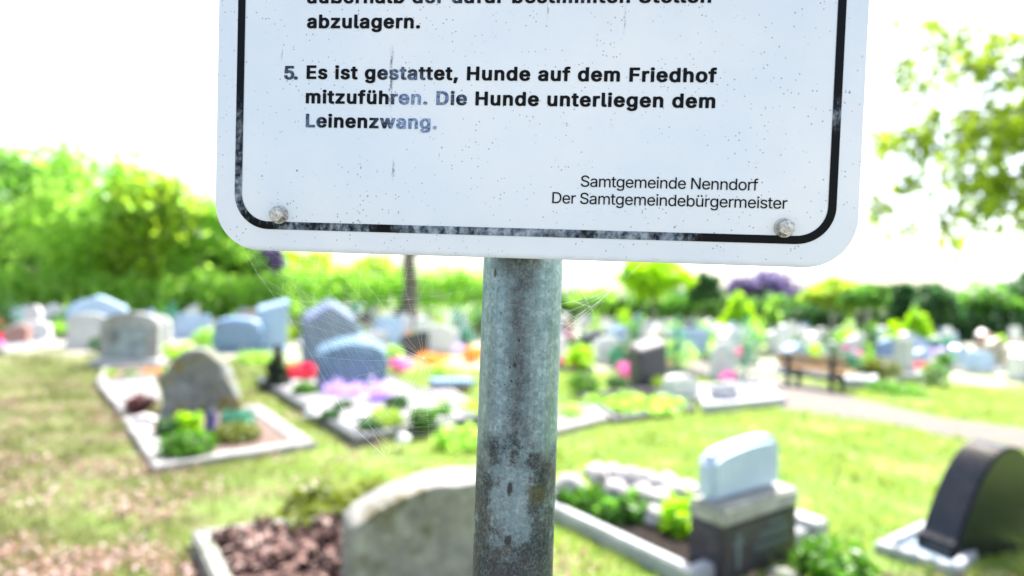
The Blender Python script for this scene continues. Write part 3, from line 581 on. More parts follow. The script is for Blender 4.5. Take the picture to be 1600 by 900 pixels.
GLYPHS = json.loads(GLYPH_DATA)
def lettering(text, style, x0, x1, zb, em):
    gl = GLYPHS[style]; ex = em * (1.09 if style == 'bold' else 1.04); tot = sum(gl[c][0] for c in text) / 1000 * ex
    sp_ = (x1 - x0 - tot) / (len(text) - 1)
    cu = bpy.data.curves.new('lettering', 'CURVE'); cu.dimensions = '2D'; cu.fill_mode = 'BOTH'
    xx = x0
    for c in text:
        adv, loops = gl[c]
        for L in loops:
            s = cu.splines.new('POLY'); k = len(L) // 2; s.points.add(k - 1); s.use_cyclic_u = True
            for i in range(k): s.points[i].co = (100 * (xx + L[2 * i] / 1000 * ex), 100 * (zb + L[2 * i + 1] / 1000 * em), 0, 1)
        xx += adv / 1000 * ex + sp_
    tmp = bpy.data.objects.new('lettering_curve', cu); COL.objects.link(tmp)
    me = bpy.data.meshes.new_from_object(tmp.evaluated_get(bpy.context.evaluated_depsgraph_get()))
    bpy.data.objects.remove(tmp); bpy.data.curves.remove(cu)
    co = np.zeros(len(me.vertices) * 3, np.float32); me.vertices.foreach_get('co', co); co = co.reshape(-1, 3) / 100
    me.vertices.foreach_set('co', np.stack([co[:, 0], np.full(len(co), -.0003, np.float32), co[:, 1]], 1).reshape(-1)); me.update()
    return link('lettering', me, text_m, panel)
EMB, EMR = .0177, .0153
lettering('außerhalb der dafür bestimmten Stellen', 'bold', -.1623, .1248, .1762, EMB)
lettering('abzulagern.', 'bold', -.1619, -.0783, .1584, EMB)
lettering('5.', 'bold', -.1788, -.1677, .1214, EMB)
lettering('Es ist gestattet, Hunde auf dem Friedhof', 'bold', -.1620, .1300, .1219, EMB)
lettering('mitzuführen. Die Hunde unterliegen dem', 'bold', -.1620, .1305, .1043, EMB)
lettering('Leinenzwang.', 'bold', -.1618, -.0641, .0870, EMB)
lettering('Samtgemeinde Nenndorf', 'regular', .0392, .1616, .0479, EMR)
lettering('Der Samtgemeindebürgermeister', 'regular', .0191, .1817, .0358, EMR)

t = NT('bolt_steel', .38); t.b.inputs['Metallic'].default_value = .75
t.base(t.ramp(t.noise(420, 5, .7), [(.32, (.16, .15, .14)), (.5, (.5, .49, .47)), (.7, (.72, .71, .69))])); t.bump(t.noise(600, 4), .5, .0006)
bolt_m = t.m
for bx, bz, tilt in ((-.1797, .0224, .25), (.1800, .0226, .1)):
    bm = bmesh.new()
    bmesh.ops.create_cone(bm, cap_ends=True, segments=24, radius1=.0068, radius2=.0066, depth=.0012, matrix=Matrix.Translation((0, -.0007, 0)) @ Matrix.Rotation(R(90), 4, 'X'))
    b = link('bolt', bm_mesh(bm, 'washer'), bolt_m, panel, (bx, 0, bz))
    bm2 = bmesh.new()
    bmesh.ops.create_cone(bm2, cap_ends=True, segments=6, radius1=.0058, radius2=.0056, depth=.0046, matrix=Matrix.Translation((0, -.0036, 0)) @ Matrix.Rotation(R(90), 4, 'X') @ Matrix.Rotation(tilt, 4, 'Z'))
    bmesh.ops.create_uvsphere(bm2, u_segments=12, v_segments=8, radius=.0042, matrix=Matrix.Translation((0, -.0052, 0)) @ Matrix.Diagonal((1, .35, 1, 1)))
    link('bolt_head', bm_mesh(bm2, 'bolt_head', bevel=.0005), bolt_m, b)

# post: galvanized tube with spangle, rust-brown run-off and a dark grimy patch
t = NT('galvanized_post', .5, .5); t.b.inputs['Metallic'].default_value = .25
x, y, z = t.xyz()
sg = t.n('ShaderNodeTexVoronoi'); sg.inputs['Scale'].default_value = 310; t.l(t.co, sg.inputs['Vector'])
sgv = t.n('ShaderNodeRGBToBW'); t.l(sg.outputs['Color'], sgv.inputs[0])
k = t.math('ADD', t.math('MULTIPLY', sgv.outputs[0], .2), t.math('MULTIPLY', t.noise(70, 7, .72), .8))
base = t.ramp(k, [(.32, (.12, .20, .23)), (.5, (.205, .315, .355)), (.66, (.36, .47, .515))])
base = t.mix(t.ramp(t.noise(60, 5, .7, co=t.scaled((3.2, 3.2, .1))), [(.45, 0), (.66, .4)]), base, (.11, .12, .12))
base = t.mix(t.ramp(t.noise(50, 5, .7, co=t.scaled((4.5, 4.5, .16))), [(.56, 0), (.72, .25)]), base, (.48, .56, .59))
n1 = t.noise(70, 7, .75); n2 = t.noise(30, 6, .7); n3 = t.noise(420, 6, .8); n4 = t.noise(150, 5, .7)
base = t.mix(t.ramp(n3, [(.47, 0), (.68, .5)]), base, (.07, .085, .09))
ring = t.map(t.math('ABSOLUTE', t.math('SUBTRACT', t.vor(120), t.math('MULTIPLY', n4, .6))), .07, .02)
base = t.mix(t.math('MULTIPLY', ring, t.map(t.noise(45, 3), .52, .64, 0, .35)), base, (.42, .5, .53))
wob = t.math('MULTIPLY', t.math('SUBTRACT', t.noise(42, 5, .7), .5), .022)
dxc = t.math('ABSOLUTE', t.math('SUBTRACT', t.math('ADD', x, wob), -.0005))
strk = t.math('MULTIPLY', t.map(dxc, .0165, .001), t.map(z, 1.47, 1.52))
strk = t.math('MULTIPLY', strk, t.math('ADD', t.math('MULTIPLY', t.map(n1, .36, .58), .6), .5))
topd = t.math('MULTIPLY', t.map(t.math('ADD', z, t.math('MULTIPLY', n2, .035)), 1.622, 1.655), t.map(t.math('ABSOLUTE', t.math('ADD', x, .002)), .028, .008))
arch = t.math('ABSOLUTE', t.math('SUBTRACT', x, .003))
patch = t.map(t.math('ADD', t.math('ADD', z, t.math('MULTIPLY', arch, .8)), t.math('MULTIPLY', t.math('SUBTRACT', n2, .5), .09)), 1.530, 1.492)
patch = t.math('MULTIPLY', patch, t.map(n1, .30, .52))
low = t.map(t.math('ADD', z, t.math('MULTIPLY', t.math('SUBTRACT', n2, .5), .07)), 1.432, 1.408)
lx = t.math('ADD', x, .003); lz = t.math('MULTIPLY', t.math('SUBTRACT', z, 1.455), .50)
ld = t.math('SQRT', t.math('ADD', t.math('MULTIPLY', lx, lx), t.math('MULTIPLY', lz, lz)))
clean = t.map(t.math('ADD', ld, t.math('MULTIPLY', t.math('SUBTRACT', n1, .5), .05)), .021, .011)
dark = t.math('MAXIMUM', t.math('MAXIMUM', t.math('MULTIPLY', strk, .78), topd), t.math('MULTIPLY', t.math('MAXIMUM', patch, low), t.math('SUBTRACT', 1.0, t.math('MULTIPLY', clean, .8))))
dark = t.math('MULTIPLY', dark, t.map(n3, .28, .6, .6, 1.0))
grime = t.ramp(n2, [(.35, (.010, .011, .011)), (.5, (.034, .031, .027)), (.65, (.085, .072, .056))])
base = t.mix(t.math('MULTIPLY', dark, .96, clamp=True), base, grime)
def spot(sx, sz, wx, wz, amt, c, b):
    ddx = t.math('DIVIDE', t.math('SUBTRACT', x, sx), wx); ddz = t.math('DIVIDE', t.math('SUBTRACT', z, sz), wz)
    d = t.math('ADD', t.math('SQRT', t.math('ADD', t.math('MULTIPLY', ddx, ddx), t.math('MULTIPLY', ddz, ddz))), t.math('MULTIPLY', t.math('SUBTRACT', t.math('ADD', t.math('MULTIPLY', n1, .6), t.math('MULTIPLY', n4, .6)), .6), 3.2))
    return t.mix(t.math('MULTIPLY', t.map(d, 1.2, .6), amt), b, c)
base = spot(-.0045, 1.4625, .0022, .0048, .9, (.016, .016, .016), base)
base = spot(-.0050, 1.4250, .0026, .0036, .9, (.016, .016, .016), base)
base = spot(.0150, 1.4580, .0085, .0085, .8, (.055, .055, .016), base)
for q in ((-.0155, 1.5905, .0007, .0008), (.0195, 1.608, .0006, .0007), (-.0040, 1.553, .0018, .0022), (-.0015, 1.571, .001, .0012), (-.0075, 1.551, .0007, .0008), (-.006, 1.541, .0009, .001), (-.011, 1.538, .0006, .0006), (-.021, 1.62, .0012, .0035)):
    base = spot(*q, .9, (.022, .02, .018), base)
t.base(base)
t.b.inputs['Roughness'].default_value = .5; t.l(t.map(dark, 0, 1, .34, .75), t.b.inputs['Roughness'])
t.bump(t.math('ADD', t.math('MULTIPLY', n3, .4), t.math('MULTIPLY', sgv.outputs[0], .12)), .35, .0012)
post_m = t.m
bm = bmesh.new(); n = 64; zs = [0, .5, 1.0, 1.3, 1.5, 1.7, 2.36]
rings = [[bm.verts.new((POST_R * math.cos(2 * math.pi * i / n), POST_R * math.sin(2 * math.pi * i / n), zz)) for i in range(n)] for zz in zs]
for a, b in zip(rings, rings[1:]):
    for i in range(n): bm.faces.new((a[i], a[(i + 1) % n], b[(i + 1) % n], b[i]))
bm.faces.new(rings[-1])
link('post', bm_mesh(bm, 'post', smooth=True), post_m, sign)
for zc in (1.74, 2.22):                                                # clamps behind the panel that hold it to the post
    bm = bmesh.new(); n = 40
    a = [[bm.verts.new((rr * math.cos(2 * math.pi * i / n), rr * math.sin(2 * math.pi * i / n), zz)) for i in range(n)] for rr, zz in ((POST_R + .0004, zc - .012), (POST_R + .0028, zc - .012), (POST_R + .0028, zc + .012), (POST_R + .0004, zc + .012))]
    for p_, q_ in zip(a, a[1:] + a[:1]):
        for i in range(n): bm.faces.new((p_[i], p_[(i + 1) % n], q_[(i + 1) % n], q_[i]))
    yb = .4075 - .0512 * (zc - 1.634) - POST.y; yf = -POST_R - .001; add_box(bm, (0, (yb + yf) / 2, zc), (.09, abs(yf - yb), .024))
    link('clamp', bm_mesh(bm, 'clamp'), bolt_m, sign)

# ------------------------------------------------------------------ spider webs under the board
t = NT('spider_silk', .35, .6); t.base((.85, .86, .88))
tr = t.n('ShaderNodeBsdfTranslucent'); tr.inputs[0].default_value = (.85, .86, .88, 1); ms = t.n('ShaderNodeMixShader'); ms.inputs[0].default_value = .45
t.l(t.b.outputs[0], ms.inputs[1]); t.l(tr.outputs[0], ms.inputs[2]); t.l(ms.outputs[0], t.out.inputs[0]); silk = t.m
def W3(px, py, D=.414):
    d = ray(px, py); return Vector((0, 0, CAM_H)) + d * (D / d.y)
def thread(V, Fc, pts, r, sag=0.0):
    pts = [Vector(p) for p in pts]
    if sag:
        a, b = pts; k = 6
        pts = [a.lerp(b, i / k) - Vector((0, 0, sag * (a - b).length * 4 * (i / k) * (1 - i / k))) for i in range(k + 1)]
    for a, b in zip(pts, pts[1:]): tube(V, Fc, a, b, r, r, 3)
g = random.Random(5); V, Fc = [], []
FR = [(377, 384), (404, 430), (432, 468), (468, 522), (505, 590), (552, 668), (604, 716), (640, 696), (700, 692), (745, 690), (747, 640), (749, 560), (751, 500), (755, 440), (757, 402), (690, 401), (620, 399), (540, 396), (470, 392)]
FR3 = [W3(*p) for p in FR]
for a, b in zip(FR3[:7], FR3[1:7]): thread(V, Fc, (a, b), .000042)
thread(V, Fc, (FR3[6], W3(566, 640), ), .00003); thread(V, Fc, (W3(600, 762), FR3[6]), .00003); thread(V, Fc, (W3(600, 762), W3(747, 690)), .00003, .03)
hub = W3(662, 560); rad = []
for i in range(len(FR3)):
    a, b = FR3[i], FR3[(i + 1) % len(FR3)]
    for s in (0.0, .5): rad.append(a.lerp(b, min(1, max(0, s + g.uniform(-.12, .12)))))
for p in rad:
    if g.random() < .85: thread(V, Fc, (hub, p), .000026, g.uniform(.0, .04))
for k in range(30):
    f = .22 + .75 * k / 30 + g.uniform(-.006, .006)
    for i in range(len(rad)):
        a = hub.lerp(rad[i], f); b = hub.lerp(rad[(i + 1) % len(rad)], f + g.uniform(-.004, .004))
        if g.random() < .5: thread(V, Fc, (a, b), .000018, .03)
for (x0, y0, x1, y1) in ((446, 405, 440, 466), (440, 466, 560, 470), (560, 470, 756, 446), (470, 396, 458, 470), (500, 396, 490, 470), (525, 397, 512, 468), (548, 398, 536, 468), (566, 398, 560, 468), (600, 400, 590, 470), (640, 402, 626, 468), (680, 404, 655, 466), (720, 404, 700, 462)):
    thread(V, Fc, (W3(x0, y0), W3(x1, y1)), .00003, .04)
tag(link('spider_web', mesh('spider_web', V, Fc), silk), 'wide spider web stretched between the lower left board edge and the post', 'spider web')
V, Fc = [], []
pts = [((1000, 412), (960, 452)), ((985, 410), (905, 500)), ((968, 448), (878, 470)), ((960, 452), (878, 486)), ((958, 450), (884, 512)), ((940, 468), (878, 520)), ((930, 430), (912, 492)), ((975, 418), (930, 486)), ((905, 452), (930, 486)), ((915, 444), (938, 470)), ((895, 468), (925, 480)), ((962, 446), (892, 448)), ((962, 446), (900, 474)), ((952, 458), (886, 500)), ((878, 505), (910, 510)), ((880, 515), (905, 528)), ((885, 498), (900, 535)), ((898, 500), (888, 530)), ((876, 478), (905, 500))]
for a, b in pts:
    for k in range(2):
        thread(V, Fc, (W3(a[0] + g.uniform(-3, 3), a[1] + g.uniform(-3, 3)), W3(b[0] + g.uniform(-6, 6), b[1] + g.uniform(-6, 6))), .000045, .03)
tag(link('spider_web', mesh('spider_web', V, Fc), silk), 'small torn tangle of spider silk at the right side of the post', 'spider web')

# ================================================================== NEAR GRAVES
def S2(p, s, tt, u=UV, v=VV): return (p[0] + u.x * s + v.x * tt, p[1] + u.y * s + v.y * tt)
yaw = lambda u: math.atan2(u.y, u.x)

# -- grave at the bottom, left of the post: rough stone and mulch bed
A0 = G(300, 832, .1); A1 = G(345, 905, .1); u = Vector((.88, .47)).normalized(); v = Vector((-u.y, u.x))
a_near = A1 + Vector((.22, -.35, 0))
qA = [(a_near.x, a_near.y), (a_near.x + 1.35 * u.x, a_near.y + 1.35 * u.y), (A0.x + 1.35 * u.x, A0.y + 1.35 * u.y - .08), (A0.x, A0.y)]
plot(qA, KERB['grey'], SOIL, 'soil', 'weathered pale kerb round a bed of red brown bark mulch beside the rough stone', wd=.09, h=.12, fill_h=.05)
stA = lichen_mat('rough_grey_stone', (.25, .242, .225), (.11, .10, .05), .50, .66, 4.5)
pA = Vector((-.30, 3.10, 0))
t_ = thing('headstone', pA, 'large rough grey boulder headstone with pale top behind the sign post', 'headstone', yaw(Vector((.9, .44))))
link('stone_slab', rough_mesh('stone_slab', 1.10, .675, .30, lambda s: .93 - .5 * max(0, -s - .12) ** 1.1 * (1 + 1.4 * max(0, -s - .3)) - .12 * max(0, s - .1), 3, amp=.018, n=26, edge=12, bulge=.03), stA, t_)
# mulch
gm = np.random.default_rng(3); n = 2600
q4 = np.array(qA); s_, tt_ = gm.random(n) * .86 + .07, gm.random(n) * .86 + .07
Pm = (q4[0] * (1 - s_)[:, None] + q4[1] * s_[:, None]) * (1 - tt_)[:, None] + (q4[3] * (1 - s_)[:, None] + q4[2] * s_[:, None]) * tt_[:, None]
bump = np.array([mnoise.noise(Vector((p[0] * 5, p[1] * 5, 0))) for p in Pm])
ctr = np.column_stack([Pm, .085 + .10 * bump + .03 * gm.random(n)])
nr = gm.normal(size=(n, 3)) * .6 + np.array([0, 0, 1]); nr /= np.linalg.norm(nr, axis=1)[:, None]
aa = np.cross(nr, gm.normal(size=(n, 3))); aa /= np.linalg.norm(aa, axis=1)[:, None]; bb = np.cross(nr, aa)
sz = (.014 + .034 * gm.random(n) ** 2)[:, None]
Q = np.stack([ctr - aa * sz - bb * sz * .6, ctr + aa * sz - bb * sz * .5, ctr + aa * sz * .8 + bb * sz * .6 + nr * sz * .3, ctr - aa * sz * .9 + bb * sz * .5 + nr * sz * .2], 1)
t = NT('bark_mulch', .9, .2); gi = t.n('ShaderNodeNewGeometry')
t.base(t.ramp(gi.outputs['Random Per Island'], [(0, (.03, .02, .018)), (.4, (.11, .062, .055)), (.75, (.21, .13, .115)), (1, (.36, .28, .25))]))
tag(link('bark_mulch', np_mesh('bark_mulch', Q, 4), t.m), 'red brown bark mulch filling the bed beside the rough stone', 'mulch', kind='stuff')
shrub(G(540, 815), .95, .22, LEAF['olive'], 'low olive green cushion plant behind the rough boulder headstone', kind='low', n=2600, size=.022, seed=11)

# -- grave right of the post: dark block with pale slab on top
K = G(1084, 897, .1); ub = Vector((.82, .57)).normalized(); vb = Vector((-.60, .80)).normalized()
qB = [(K.x, K.y), (K.x + ub.x * 1.22, K.y + ub.y * 1.22), (K.x + ub.x * 1.22 + vb.x * 1.5, K.y + ub.y * 1.22 + vb.y * 1.5), (K.x + vb.x * 1.5, K.y + vb.y * 1.5)]
plot(qB, KERB['white'], SOIL, 'soil', 'white kerb round a dark planted bed behind the two tone headstone', wd=.085, h=.11, fill_h=.06)
pB = Vector((1.265, 3.27, 0)); WB, TB, HB = .80, .24, .44
cB = pB + Vector((ub.x, ub.y, 0)) * WB / 2 + Vector((-ub.y, ub.x, 0)) * TB / 2
hb = thing('headstone', cB, 'two tone headstone of a dark inscribed block carrying a pale blue white curved slab', 'headstone', yaw(ub))
blk = lichen_mat('dark_polished_block', (.05, .045, .056), (.025, .025, .03), .5, .7, 3.0, rough=.35)
capm = lichen_mat('worn_grey_cap', (.34, .34, .31), (.2, .2, .16), .55, .75, 5.0)
link('base_block', box_mesh('base_block', (0, 0, HB / 2 - .06), (WB, TB, HB - .10 + .0), .012), blk, hb)
link('cap', box_mesh('cap', (0, 0, HB - .055), (WB + .012, TB + .012, .105), .014), capm, hb)
slabB = stone_mat('pale_marble_slab', (.44, .53, .68), .35, .05, scale=5)
o = link('upper_slab', slab_mesh('upper_slab', .72, .335, .13, lambda s: .80 + .2 * math.sin(math.pi * min(.62, max(0, s + .5) * .62 + .06)) - .75 * max(0, s - .40) - 1.1 * max(0, -s - .42), 0, bevel=.035, n=20), slabB, hb, (-.02, .03, HB - .002))
ins = stone_mat('inscription_silver', (.13, .17, .185), .4, .15)
def carve(name, boxes):
    bm = bmesh.new()
    for bx, bz, sx_, sz_ in boxes: add_box(bm, (bx, -TB / 2 - .002, bz), (sx_, .006, sz_))
    link(name, bm_mesh(bm, name), ins, hb)
carve('cross', [(-.255, .17, .03, .2), (-.255, .215, .10, .028)])
gq = random.Random(2)
for zz, xa, xb in ((.275, .06, .22), (.215, -.04, .25), (.145, -.08, .30)):        # worn unreadable lines of raised letters
    bx = []; xx = xa
    while xx < xb:
        wd_ = gq.uniform(.012, .024); bx.append((xx + wd_ / 2, zz + gq.uniform(-.002, .002), wd_ * .7, .03 if zz != .215 else .04)); xx += wd_ + .006
    carve('inscription', bx)
eB = G(1252, 862); link('x', box_mesh('kerb_stone', (0, 0, .07), (.16, .24, .16), .012), KERB['white'], None, (2.13, 4.02, 0), yaw(ub)).name = 'kerb_stone'
tag(bpy.data.objects['kerb_stone'], 'short white kerb stone jutting out at the right end of the two tone headstone', 'kerb stone')
PLOTS.append([S2(pB, -.02, -.02, ub, Vector((-ub.y, ub.x))), S2(pB, WB, -.02, ub, Vector((-ub.y, ub.x))), S2(pB, WB, .3, ub, Vector((-ub.y, ub.x))), S2(pB, -.02, .3, ub, Vector((-ub.y, ub.x)))])
for i, (px, py, ww, hh, mk, lab) in enumerate(((918, 812, .40, .25, 'cushion', 'leafy bright green bedding plant nearest the post in the white kerbed bed'),
        (972, 822, .42, .25, 'mid green', 'leafy bright green bedding plant in the middle of the white kerbed bed'),
        (1056, 842, .34, .32, 'lime', 'lime green leafy bedding plant against the left flank of the two tone headstone'),
        (905, 780, .3, .16, 'yellow green', 'pale yellow green cushion at the far corner of the white kerbed bed'))):
    shrub(G(px, py), ww, hh, LEAF[mk], lab, 'bedding plant', 'low', 520, .042, 40 + i, 'bedding plants in the white kerbed bed', 'bedding_plant')
rock_m = stone_mat('pale_rock', (.33, .315, .315), .8, .3, scale=8)
def rock(loc, r, seed, mat, label, group, sq=.62, name='rock'):
    bm = bmesh.new(); bmesh.ops.create_icosphere(bm, subdivisions=3, radius=1)
    for v_ in bm.verts:
        d = 1 + .28 * mnoise.noise(v_.co * 1.3 + Vector((seed * 5.1, 0, 0))) + .1 * mnoise.noise(v_.co * 3.5 + Vector((seed, 9, 0)))
        v_.co = Vector((v_.co.x * r[0], v_.co.y * r[1], max(-.35, v_.co.z) * r[2])) * d
    bmesh.ops.translate(bm, verts=bm.verts, vec=(0, 0, r[2] * .3))
    return tag(link(name, bm_mesh(bm, name, smooth=True), mat, None, loc, seed), label, 'rock', group)
RK = [(930, 752, .13), (957, 748, .12), (985, 756, .13), (1012, 762, .12), (1040, 768, .13), (1066, 776, .12), (962, 772, .11), (1000, 782, .12), (1034, 792, .12), (1060, 802, .1), (1022, 812, .09), (890, 768, .13)]
RL = ['pale rock at the far left end of the rock row in the white kerbed bed', 'second pale rock from the left in the back rock row', 'third pale rock from the left in the back rock row', 'fourth pale rock from the left in the back rock row', 'fifth pale rock from the left in the back rock row', 'last pale rock of the back row touching the two tone headstone',
      'pale rock in front of the back row nearest the post', 'middle pale rock of the front rock row behind the bedding plants', 'right hand pale rock of the front rock row', 'small pale rock tucked against the pale slab', 'smallest pale rock between the bedding plants', 'grey rock beside the post at the bed corner']
for i, (px, py, r_) in enumerate(RK):
    p = G(px, py, .1); rock((p.x, p.y, .09), (r_ * 1.1, r_ * .85, r_ * .9), i + 1, rock_m, RL[i], 'pale rocks in the white kerbed bed')
shrub(G(1300, 905), .52, .24, LEAF['cushion'], 'bright green leafy weed at the foot of the two tone headstone', 'plant', 'low', 700, .035, 61, None, 'plant')
rock(G(1225, 905), (.1, .07, .05), 31, KERB['grey'], 'flat grey stone in the grass at the foot of the two tone headstone', None)

# -- black stone at the right edge
qC = [G(1366, 864)[:2], G(1500, 906)[:2], (4.15, 4.6), G(1440, 828)[:2]]
plot(qC, KERB['white'], BLUE_GRAVEL, 'gravel', 'white edged kerb filled with blue grey gravel under the black stone', wd=.06, h=.07, fill_h=.03, amp=.012)
blackm = stone_mat('polished_black', (.007, .008, .013), .22, .3)
cC = G(1490, 868)
t_ = thing('headstone', (cC.x + .26, cC.y + .12, 0), 'polished black curved headstone at the right edge on blue gravel', 'headstone', R(20))
link('stone_slab', slab_mesh('stone_slab', .90, .72, .24, lambda s: max(.16, 1 - (abs(s - .16) / .66) ** 2.0), 0, bevel=.035, n=30), blackm, t_)

# -- left kerbed plot with boulder and bushes
qD = [G(240, 742)[:2], G(495, 702)[:2], (-3.38, 7.75), G(190, 660)[:2]]
plot(qD, KERB['pale'], BROWN, 'soil', 'wide pale kerb round a planted brown bed in front of the mossy boulder', wd=.2, h=.07, fill_h=.05)
ud = Vector((.74, .67)).normalized()
stD = lichen_mat('mossy_boulder', (.175, .19, .18), (.2, .175, .045), .50, .60, 3.0)
t_ = thing('headstone', (-3.97, 7.3, 0), 'squat boulder headstone with yellow moss in the left kerbed plot', 'headstone', R(26))
link('stone_slab', rough_mesh('stone_slab', .94, .82, .48, lambda s: 1.0 - 1.5 * max(0, abs(s + .06) - .10) ** 1.35 - .8 * max(0, s - .3), 8, amp=.085, n=26, edge=3.2, bulge=.3, freq=2.4), stD, t_)
for i, (px, py, wp, hp, kd, mk, lab, nn, sz_) in enumerate((
    (292, 718, 76, 44, 'ball', 'cushion', 'clipped bright green cushion bush at the front of the left kerbed plot', 1500, .028),
    (291, 685, 46, 42, 'round', 'lime', 'yellow lime bush just below the mossy boulder', 800, .026),
    (262, 688, 40, 36, 'round', 'dark green', 'small dark green bush beside the lime bush', 500, .026),
    (372, 668, 66, 28, 'low', 'blue green', 'blue green juniper spreading at the right foot of the mossy boulder', 900, .03),
    (370, 696, 66, 36, 'ball', 'olive', 'olive green low hedge bush at the right of the left kerbed plot', 900, .026),
    (218, 648, 46, 32, 'round', 'dark red', 'dark red leaved bush left of the mossy boulder', 600, .03))):
    p = G(px, py); D = p.y
    shrub(p, wp * D / F_PX, hp * D / F_PX, LEAF[mk], lab, 'bush', kd, nn, sz_, 70 + i, None, 'bush')
p = G(328, 690); lt = thing('grave_lantern', p, 'dark blue grave lantern with red foot between the bushes', 'lantern')
link('body', rough_mesh('body', .09, .2, .09, TOP['straight'], 2, 0, 6, 4, 0), stone_mat('lantern_blue', (.06, .06, .2), .3), lt, (0, 0, .1))
link('foot', rough_mesh('foot', .1, .1, .1, TOP['straight'], 2, 0, 6, 4, 0), stone_mat('lantern_red', (.5, .05, .03), .4), lt)
bm = bmesh.new(); bmesh.ops.create_cone(bm, cap_ends=True, segments=16, radius1=.06, radius2=.012, depth=.07, matrix=Matrix.Translation((0, 0, .335))); link('lid', bm_mesh(bm, 'lid'), STONE['dark grey'], lt)
rock(G(228, 668), (.16, .12, .12), 44, stone_mat('pink_white_rock', (.62, .55, .55), .7), 'pinkish white stone on the back kerb of the left plot', None)
# older plot further left behind it
qD2 = [G(190, 655)[:2], G(252, 628)[:2], G(238, 588)[:2], G(150, 604)[:2]]
plot(qD2, KERB['pale'], GREY_GRAVEL, 'gravel', 'pale gravel plot left behind the mossy boulder', wd=.14, h=.08, fill_h=.06)

# -- centre-left: wave-topped blue stone on white gravel
qE = [G(555, 702)[:2], G(752, 664)[:2], (-2.55, 11.3), G(398, 600)[:2]]
plot(qE, KERB['dark'], WHITE_GRAVEL, 'gravel', 'dark kerb filled with white gravel before the blue wave topped headstone', wd=.13, h=.12, fill_h=.11, amp=.03)
blueE = stone_mat('blue_slate', (.12, .2, .28), .22, .25, .3, scale=7)
t_ = thing('headstone', (-2.55, 9.15, 0), 'broad blue grey headstone with curved top among purple flowers', 'headstone', R(20))
link('stone_slab', slab_mesh('stone_slab', 1.12, .80, .42, lambda s: .80 + .22 * math.sin(math.pi * (s * .95 + .45)) - .7 * max(0, s - .36), 0, bevel=.06, taper=.06, n=24, tilt=.14), blueE, t_)
for i, (px, py, wp, hp, kd, mat, lab, ct, nn, sz_) in enumerate((
    (431, 611, 46, 76, 'cone', LEAF['near black green'], 'small dark pyramid conifer left of the red flowers', 'conifer', 1100, .04),
    (470, 600, 52, 32, 'round', FLOWER['red'], 'mound of red pink flowers beside the dark conifer', 'flower', 700, .04),
    (476, 626, 36, 30, 'ball', LEAF['mid green'], 'round green bush before the red flowers', 'bush', 700, .03),
    (540, 628, 70, 26, 'low', FLOWER['purple'], 'pale purple flowers at the foot of the broad blue headstone', 'flower', 700, .032),
    (545, 618, 26, 14, 'low', FLOWER['pink'], 'magenta flowers left at the foot of the broad blue headstone', 'flower', 220, .03),
    (592, 640, 50, 40, 'low', FLOWER['purple'], 'violet flowers at the right foot of the broad blue headstone', 'flower', 420, .03),
    (604, 678, 60, 34, 'low', LEAF['yellow green'], 'loose yellow green plant on the white gravel', 'plant', 420, .035),
    (660, 682, 42, 34, 'ball', LEAF['cushion'], 'round clipped topiary ball on the white gravel', 'topiary', 1100, .026),
    (575, 686, 44, 24, 'low', LEAF['dark green'], 'dark small leaved plant at the front of the white gravel', 'plant', 300, .03),
    (622, 652, 44, 26, 'round', LEAF['dark green'], 'small dark bush among the white gravel right of the violet flowers', 'bush', 400, .03),
    (515, 668, 34, 18, 'round', LEAF['dark green'], 'small dark bush near the left kerb of the white gravel', 'bush', 300, .03),
    (690, 660, 40, 20, 'low', LEAF['mid green'], 'low green plant near the right end of the white gravel', 'plant', 320, .03),
    (540, 650, 40, 16, 'low', LEAF['dark green'], 'low dark plant in the middle of the white gravel', 'plant', 240, .03),
    (716, 700, 90, 36, 'low', LEAF['bright green'], 'bright green spreading plant on the grass just left of the post', 'plant', 700, .035))):
    p = G(px, py); D = p.y
    shrub((p.x, p.y, .08 if 480 < px < 700 else 0), wp * D / F_PX, hp * D / F_PX, mat, lab, ct, kd, nn, sz_, 100 + i, None, 'flower_clump' if ct == 'flower' else ct)
for i, (px, py, rr, lab) in enumerate(((488, 650, .1, 'round white stone at the left corner of the white gravel bed'), (630, 690, .075, 'round white stone at the front kerb of the white gravel bed'), (560, 655, .09, 'small white stone among the plants of the gravel bed'), (700, 676, .08, 'round white stone near the right corner of the gravel bed'))):
    p = G(px, py, .1); rock((p.x, p.y, .1), (rr, rr, rr * .9), 60 + i, STONE['white'], lab, None)

# -- other single graves of the middle distance
SPOTS = []
def spot_stone(px0, px1, base, top, shape, mat, deg, label, T=.2, bevel=.03, plinth=.1, tilt=0.0):
    p = G((px0 + px1) / 2, base); D = p.y
    Wd = (px1 - px0) * D / F_PX / max(.6, math.cos(R(deg))); H = (base - top) * D / F_PX
    t = thing('headstone', p, label, 'headstone', R(deg))
    if plinth: link('plinth', box_mesh('plinth', (0, 0, plinth / 2 - .02), (Wd * 1.1, T * 1.5, plinth + .04), .01), mat, t)
    link('stone_slab', slab_mesh('stone_slab', Wd, H, T, TOP[shape], plinth, bevel=bevel, tilt=tilt), mat, t)
    SPOTS.append((p.x, p.y, Wd)); return t
grand = thing('headstone', G(204, 572), 'tall pale grey headstone with raised frame and dark middle at far left', 'headstone', R(14)); D = G(204, 572).y
SPOTS.append((grand.location.x, grand.location.y, 1.2))
Wd, H = 80 * D / F_PX, 84 * D / F_PX
link('stone_slab', slab_mesh('stone_slab', Wd, H, .34, TOP['rounded'], 0, bevel=.05), lichen_mat('old_grey_marble', (.36, .37, .36), (.2, .19, .15), .5, .7, 2.2), grand)
link('inscribed_panel', slab_mesh('inscribed_panel', Wd * .62, H * .74, .05, TOP['rounded'], .22, bevel=.01), lichen_mat('panel_marble', (.3, .36, .37), (.14, .15, .14), .5, .62, 2.6), grand, (0, -.18, 0))
